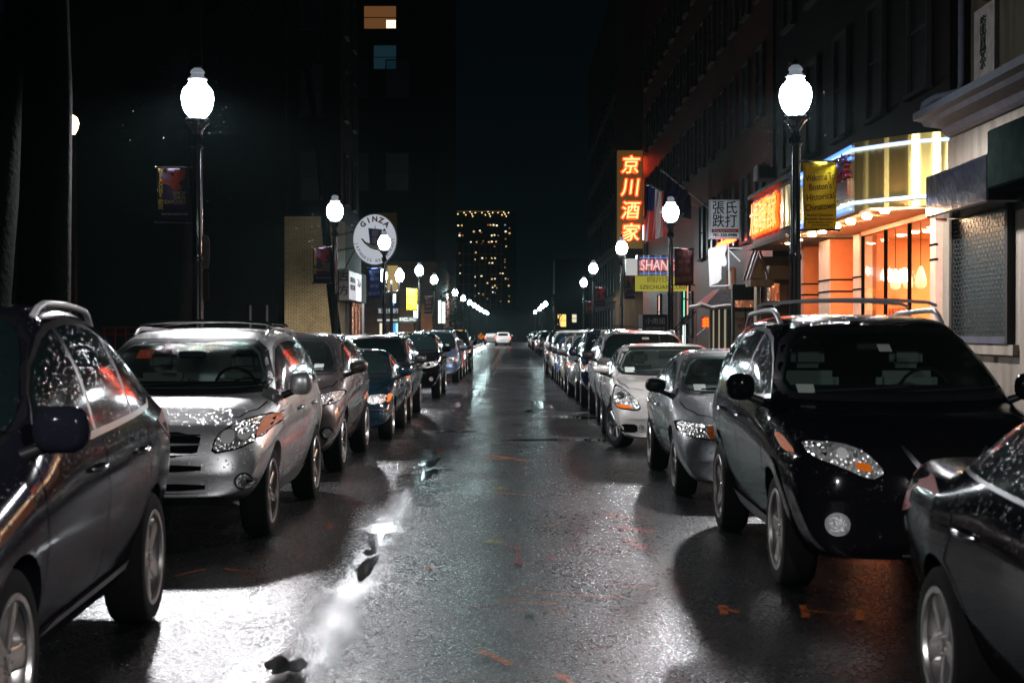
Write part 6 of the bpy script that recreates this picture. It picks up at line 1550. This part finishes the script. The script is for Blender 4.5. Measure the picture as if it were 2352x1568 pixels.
# ------------------------------------------------------------------ trees
M_bark = simple('wet_bark', (.003,.003,.002), .7, spec=.05, noise=.5, nscale=9, bump=1.0, bscale=14)
M_twig = simple('wet_twigs', (.015,.014,.012), .5)
def tree(label, X, Y, h, r, seed, spread=1.0, depth=5, first=.35, leaves=None, high=False):
    rn = random.Random(seed); t = thing('tree', label, 'tree', (X, Y, 0), 0, None)
    tb = bmesh.new(); cb2 = bmesh.new(); tips = []
    def grow(p, d, l, rad, lv):
        pts = [p]; rr = [rad]; n = 4 if lv else 7; q = p.copy(); dd = d.copy()
        for i in range(n):
            dd = (dd + Vector((rn.uniform(-1,1), rn.uniform(-1,1), rn.uniform(-.4,.7)))*(.05 if lv == 0 else .16)).normalized()
            q = q + dd*(l/n); pts.append(q.copy()); rr.append(rad*(1-(.35 if lv == 0 else .5)*(i+1)/n))
        tube(tb if lv < 2 else cb2, pts, rr, 12 if lv == 0 else (7 if lv < 3 else 4), cap=lv < 2)
        if lv >= depth: tips.append(pts[-1]); return
        for k in range(rn.choice((2,3,3)) if lv else 4):
            i = n if (k < 1 or (lv == 0 and high)) else rn.randint(max(1, n//2), n)
            a = rn.uniform(0, 2*pi); tilt = rn.uniform(.35, .85)*spread
            u = dd.orthogonal().normalized(); w_ = dd.cross(u)
            nd = (dd*cos(tilt) + (u*cos(a)+w_*sin(a))*sin(tilt)).normalized(); nd.z += .12; nd.normalize()
            grow(pts[i], nd, l*rn.uniform(.55,.8)*(.75 if lv == 0 else 1), rr[i]*rn.uniform(.5,.75), lv+1)
    grow(Vector((0,0,0)), Vector((rn.uniform(-.04,.04), 0, 1)), h*first*1.6, r, 0)
    mesh_obj('trunk', tb, M_bark, t, smooth=1)
    if leaves:
        lm, cnt, sz = leaves
        for i in range(cnt):
            c_ = rn.choice(tips)+Vector((rn.gauss(0,.35), rn.gauss(0,.35), rn.gauss(0,.3))); a = rn.uniform(0,6.28); s = sz*rn.uniform(.6,1.4)
            e1 = Vector((cos(a), sin(a), rn.uniform(-.6,.6)))*s; e2 = Vector((-sin(a), cos(a), rn.uniform(-.8,.8)))*s*.5
            f = cb2.faces.new([cb2.verts.new(c_+x) for x in (-e1, -e2, e1, e2)]); f.material_index = 1
        mesh_obj('crown', cb2, [M_twig, lm], t)
    else: mesh_obj('crown', cb2, M_twig, t)
    return t
tree('big bare tree with thick dark trunk at the far left', -5.0, 15.6, 9.5, .30, 11, .8, 5, .64, None, True)
tree('second thick bare trunk just left of the first, by the left edge', -6.3, 17.5, 9, .24, 5, .8, 5, .66, None, True)
tree('bare tree with fine twigs behind the nearest left lamp', -5.6, 24.5, 9.0, .16, 23, 1.0, 6, .62, None, True)
tree('bare tree at the pavement in front of the dark building', -5.4, 46, 12, .16, 31, 1.0, 6, .5, None, True)
M_leaf = simple('young_leaves', (.10,.14,.04), .5)
tree('small leafy green tree under the far left lamps', -5.3, 103, 5.0, .10, 41, 1.1, 4, .28, (M_leaf, 900, .12))
tree('pale leaning bare tree beyond the crossing on the right', 4.4, 145, 6, .12, 52, 1.1, 4, .3)
# lamp behind the big tree and a small one at the left edge
M_warmg = emis('warm_lamp_glow', (1,.62,.36), 5, (.8,.8,.8))
p = P(166, 283, 33); lt = thing('lot_lamp', 'warm lot lamp half hidden behind the big left tree', 'lamp', (p.x, p.y, .12))
bm = bmesh.new(); tube(bm, [(0,0,0),(0,0,p.z-.4)], [.12,.09], 8); mesh_obj('post', bm, simple('brown_post', (.03,.012,.006), .9, spec=0), lt, smooth=1)
bm = bmesh.new(); lathe(bm, [(.07,p.z-.37),(.13,p.z-.25),(.16,p.z-.12),(.12,p.z),(.03,p.z+.06)], 12); mesh_obj('lamp_globe', bm, M_warmg, lt, smooth=1)
p = P(53, 410, 55); lt = thing('lot_lamp', 'tiny orange lamp at the far left edge', 'lamp', (p.x, p.y, .12))
bm = bmesh.new(); tube(bm, [(0,0,0),(0,0,p.z-.3)], .05, 6); mesh_obj('post', bm, M_post, lt); bm = bmesh.new(); lathe(bm, [(.05,p.z-.28),(.12,p.z-.15),(.10,p.z-.03),(.02,p.z)], 10); mesh_obj('lamp_globe', bm, M_warmg, lt, smooth=1)
# rain near the closest lamps
bm = bmesh.new(); rr_ = random.Random(9)
for (X, Y) in ((-4.11,19.2),(3.62,19.1),(-4.49,37),(3.94,37.4)):
    for i in range(60):
        d = abs(rr_.gauss(0,.55))+.28; a = rr_.uniform(0,2*pi); q = Vector((X+d*cos(a), Y+d*sin(a)*1.2, 4.7+rr_.uniform(-1.4,.8))); l = rr_.uniform(.006,.018)*(1.6 if Y > 30 else 1); r_ = .0018*(1.6 if Y > 30 else 1)
        top_ = bm.verts.new(q+Vector((0,0,l))); bot_ = bm.verts.new(q-Vector((0,0,l*.6))); ring = [bm.verts.new(q+Vector((r_*cos(k*2.094), r_*sin(k*2.094), 0))) for k in range(3)]
        for k in range(3): bm.faces.new((ring[k], ring[(k+1)%3], top_)); bm.faces.new((ring[(k+1)%3], ring[k], bot_))
o = mesh_obj('rain', bm, simple('rain_drops', (.35,.38,.4), .3)); o['kind'] = 'stuff'

# ------------------------------------------------------------------ damp air
bm = bmesh.new(); box(bm, -70, 70, -14, 640, -1.0, 62)
hz = mesh_obj('haze', bm, []); hz['kind'] = 'stuff'
hm = bpy.data.materials.new('damp_air'); hm.use_nodes = True; hn = hm.node_tree; hn.nodes.clear()
ho = hn.nodes.new('ShaderNodeOutputMaterial'); hv = hn.nodes.new('ShaderNodeVolumePrincipled')
hv.inputs['Color'].default_value = (.6,.95,1.0,1); hv.inputs['Density'].default_value = .00015; hv.inputs['Anisotropy'].default_value = .45
hn.links.new(hv.outputs[0], ho.inputs['Volume']); hz.data.materials.append(hm)
SC.cycles.volume_bounces = 0
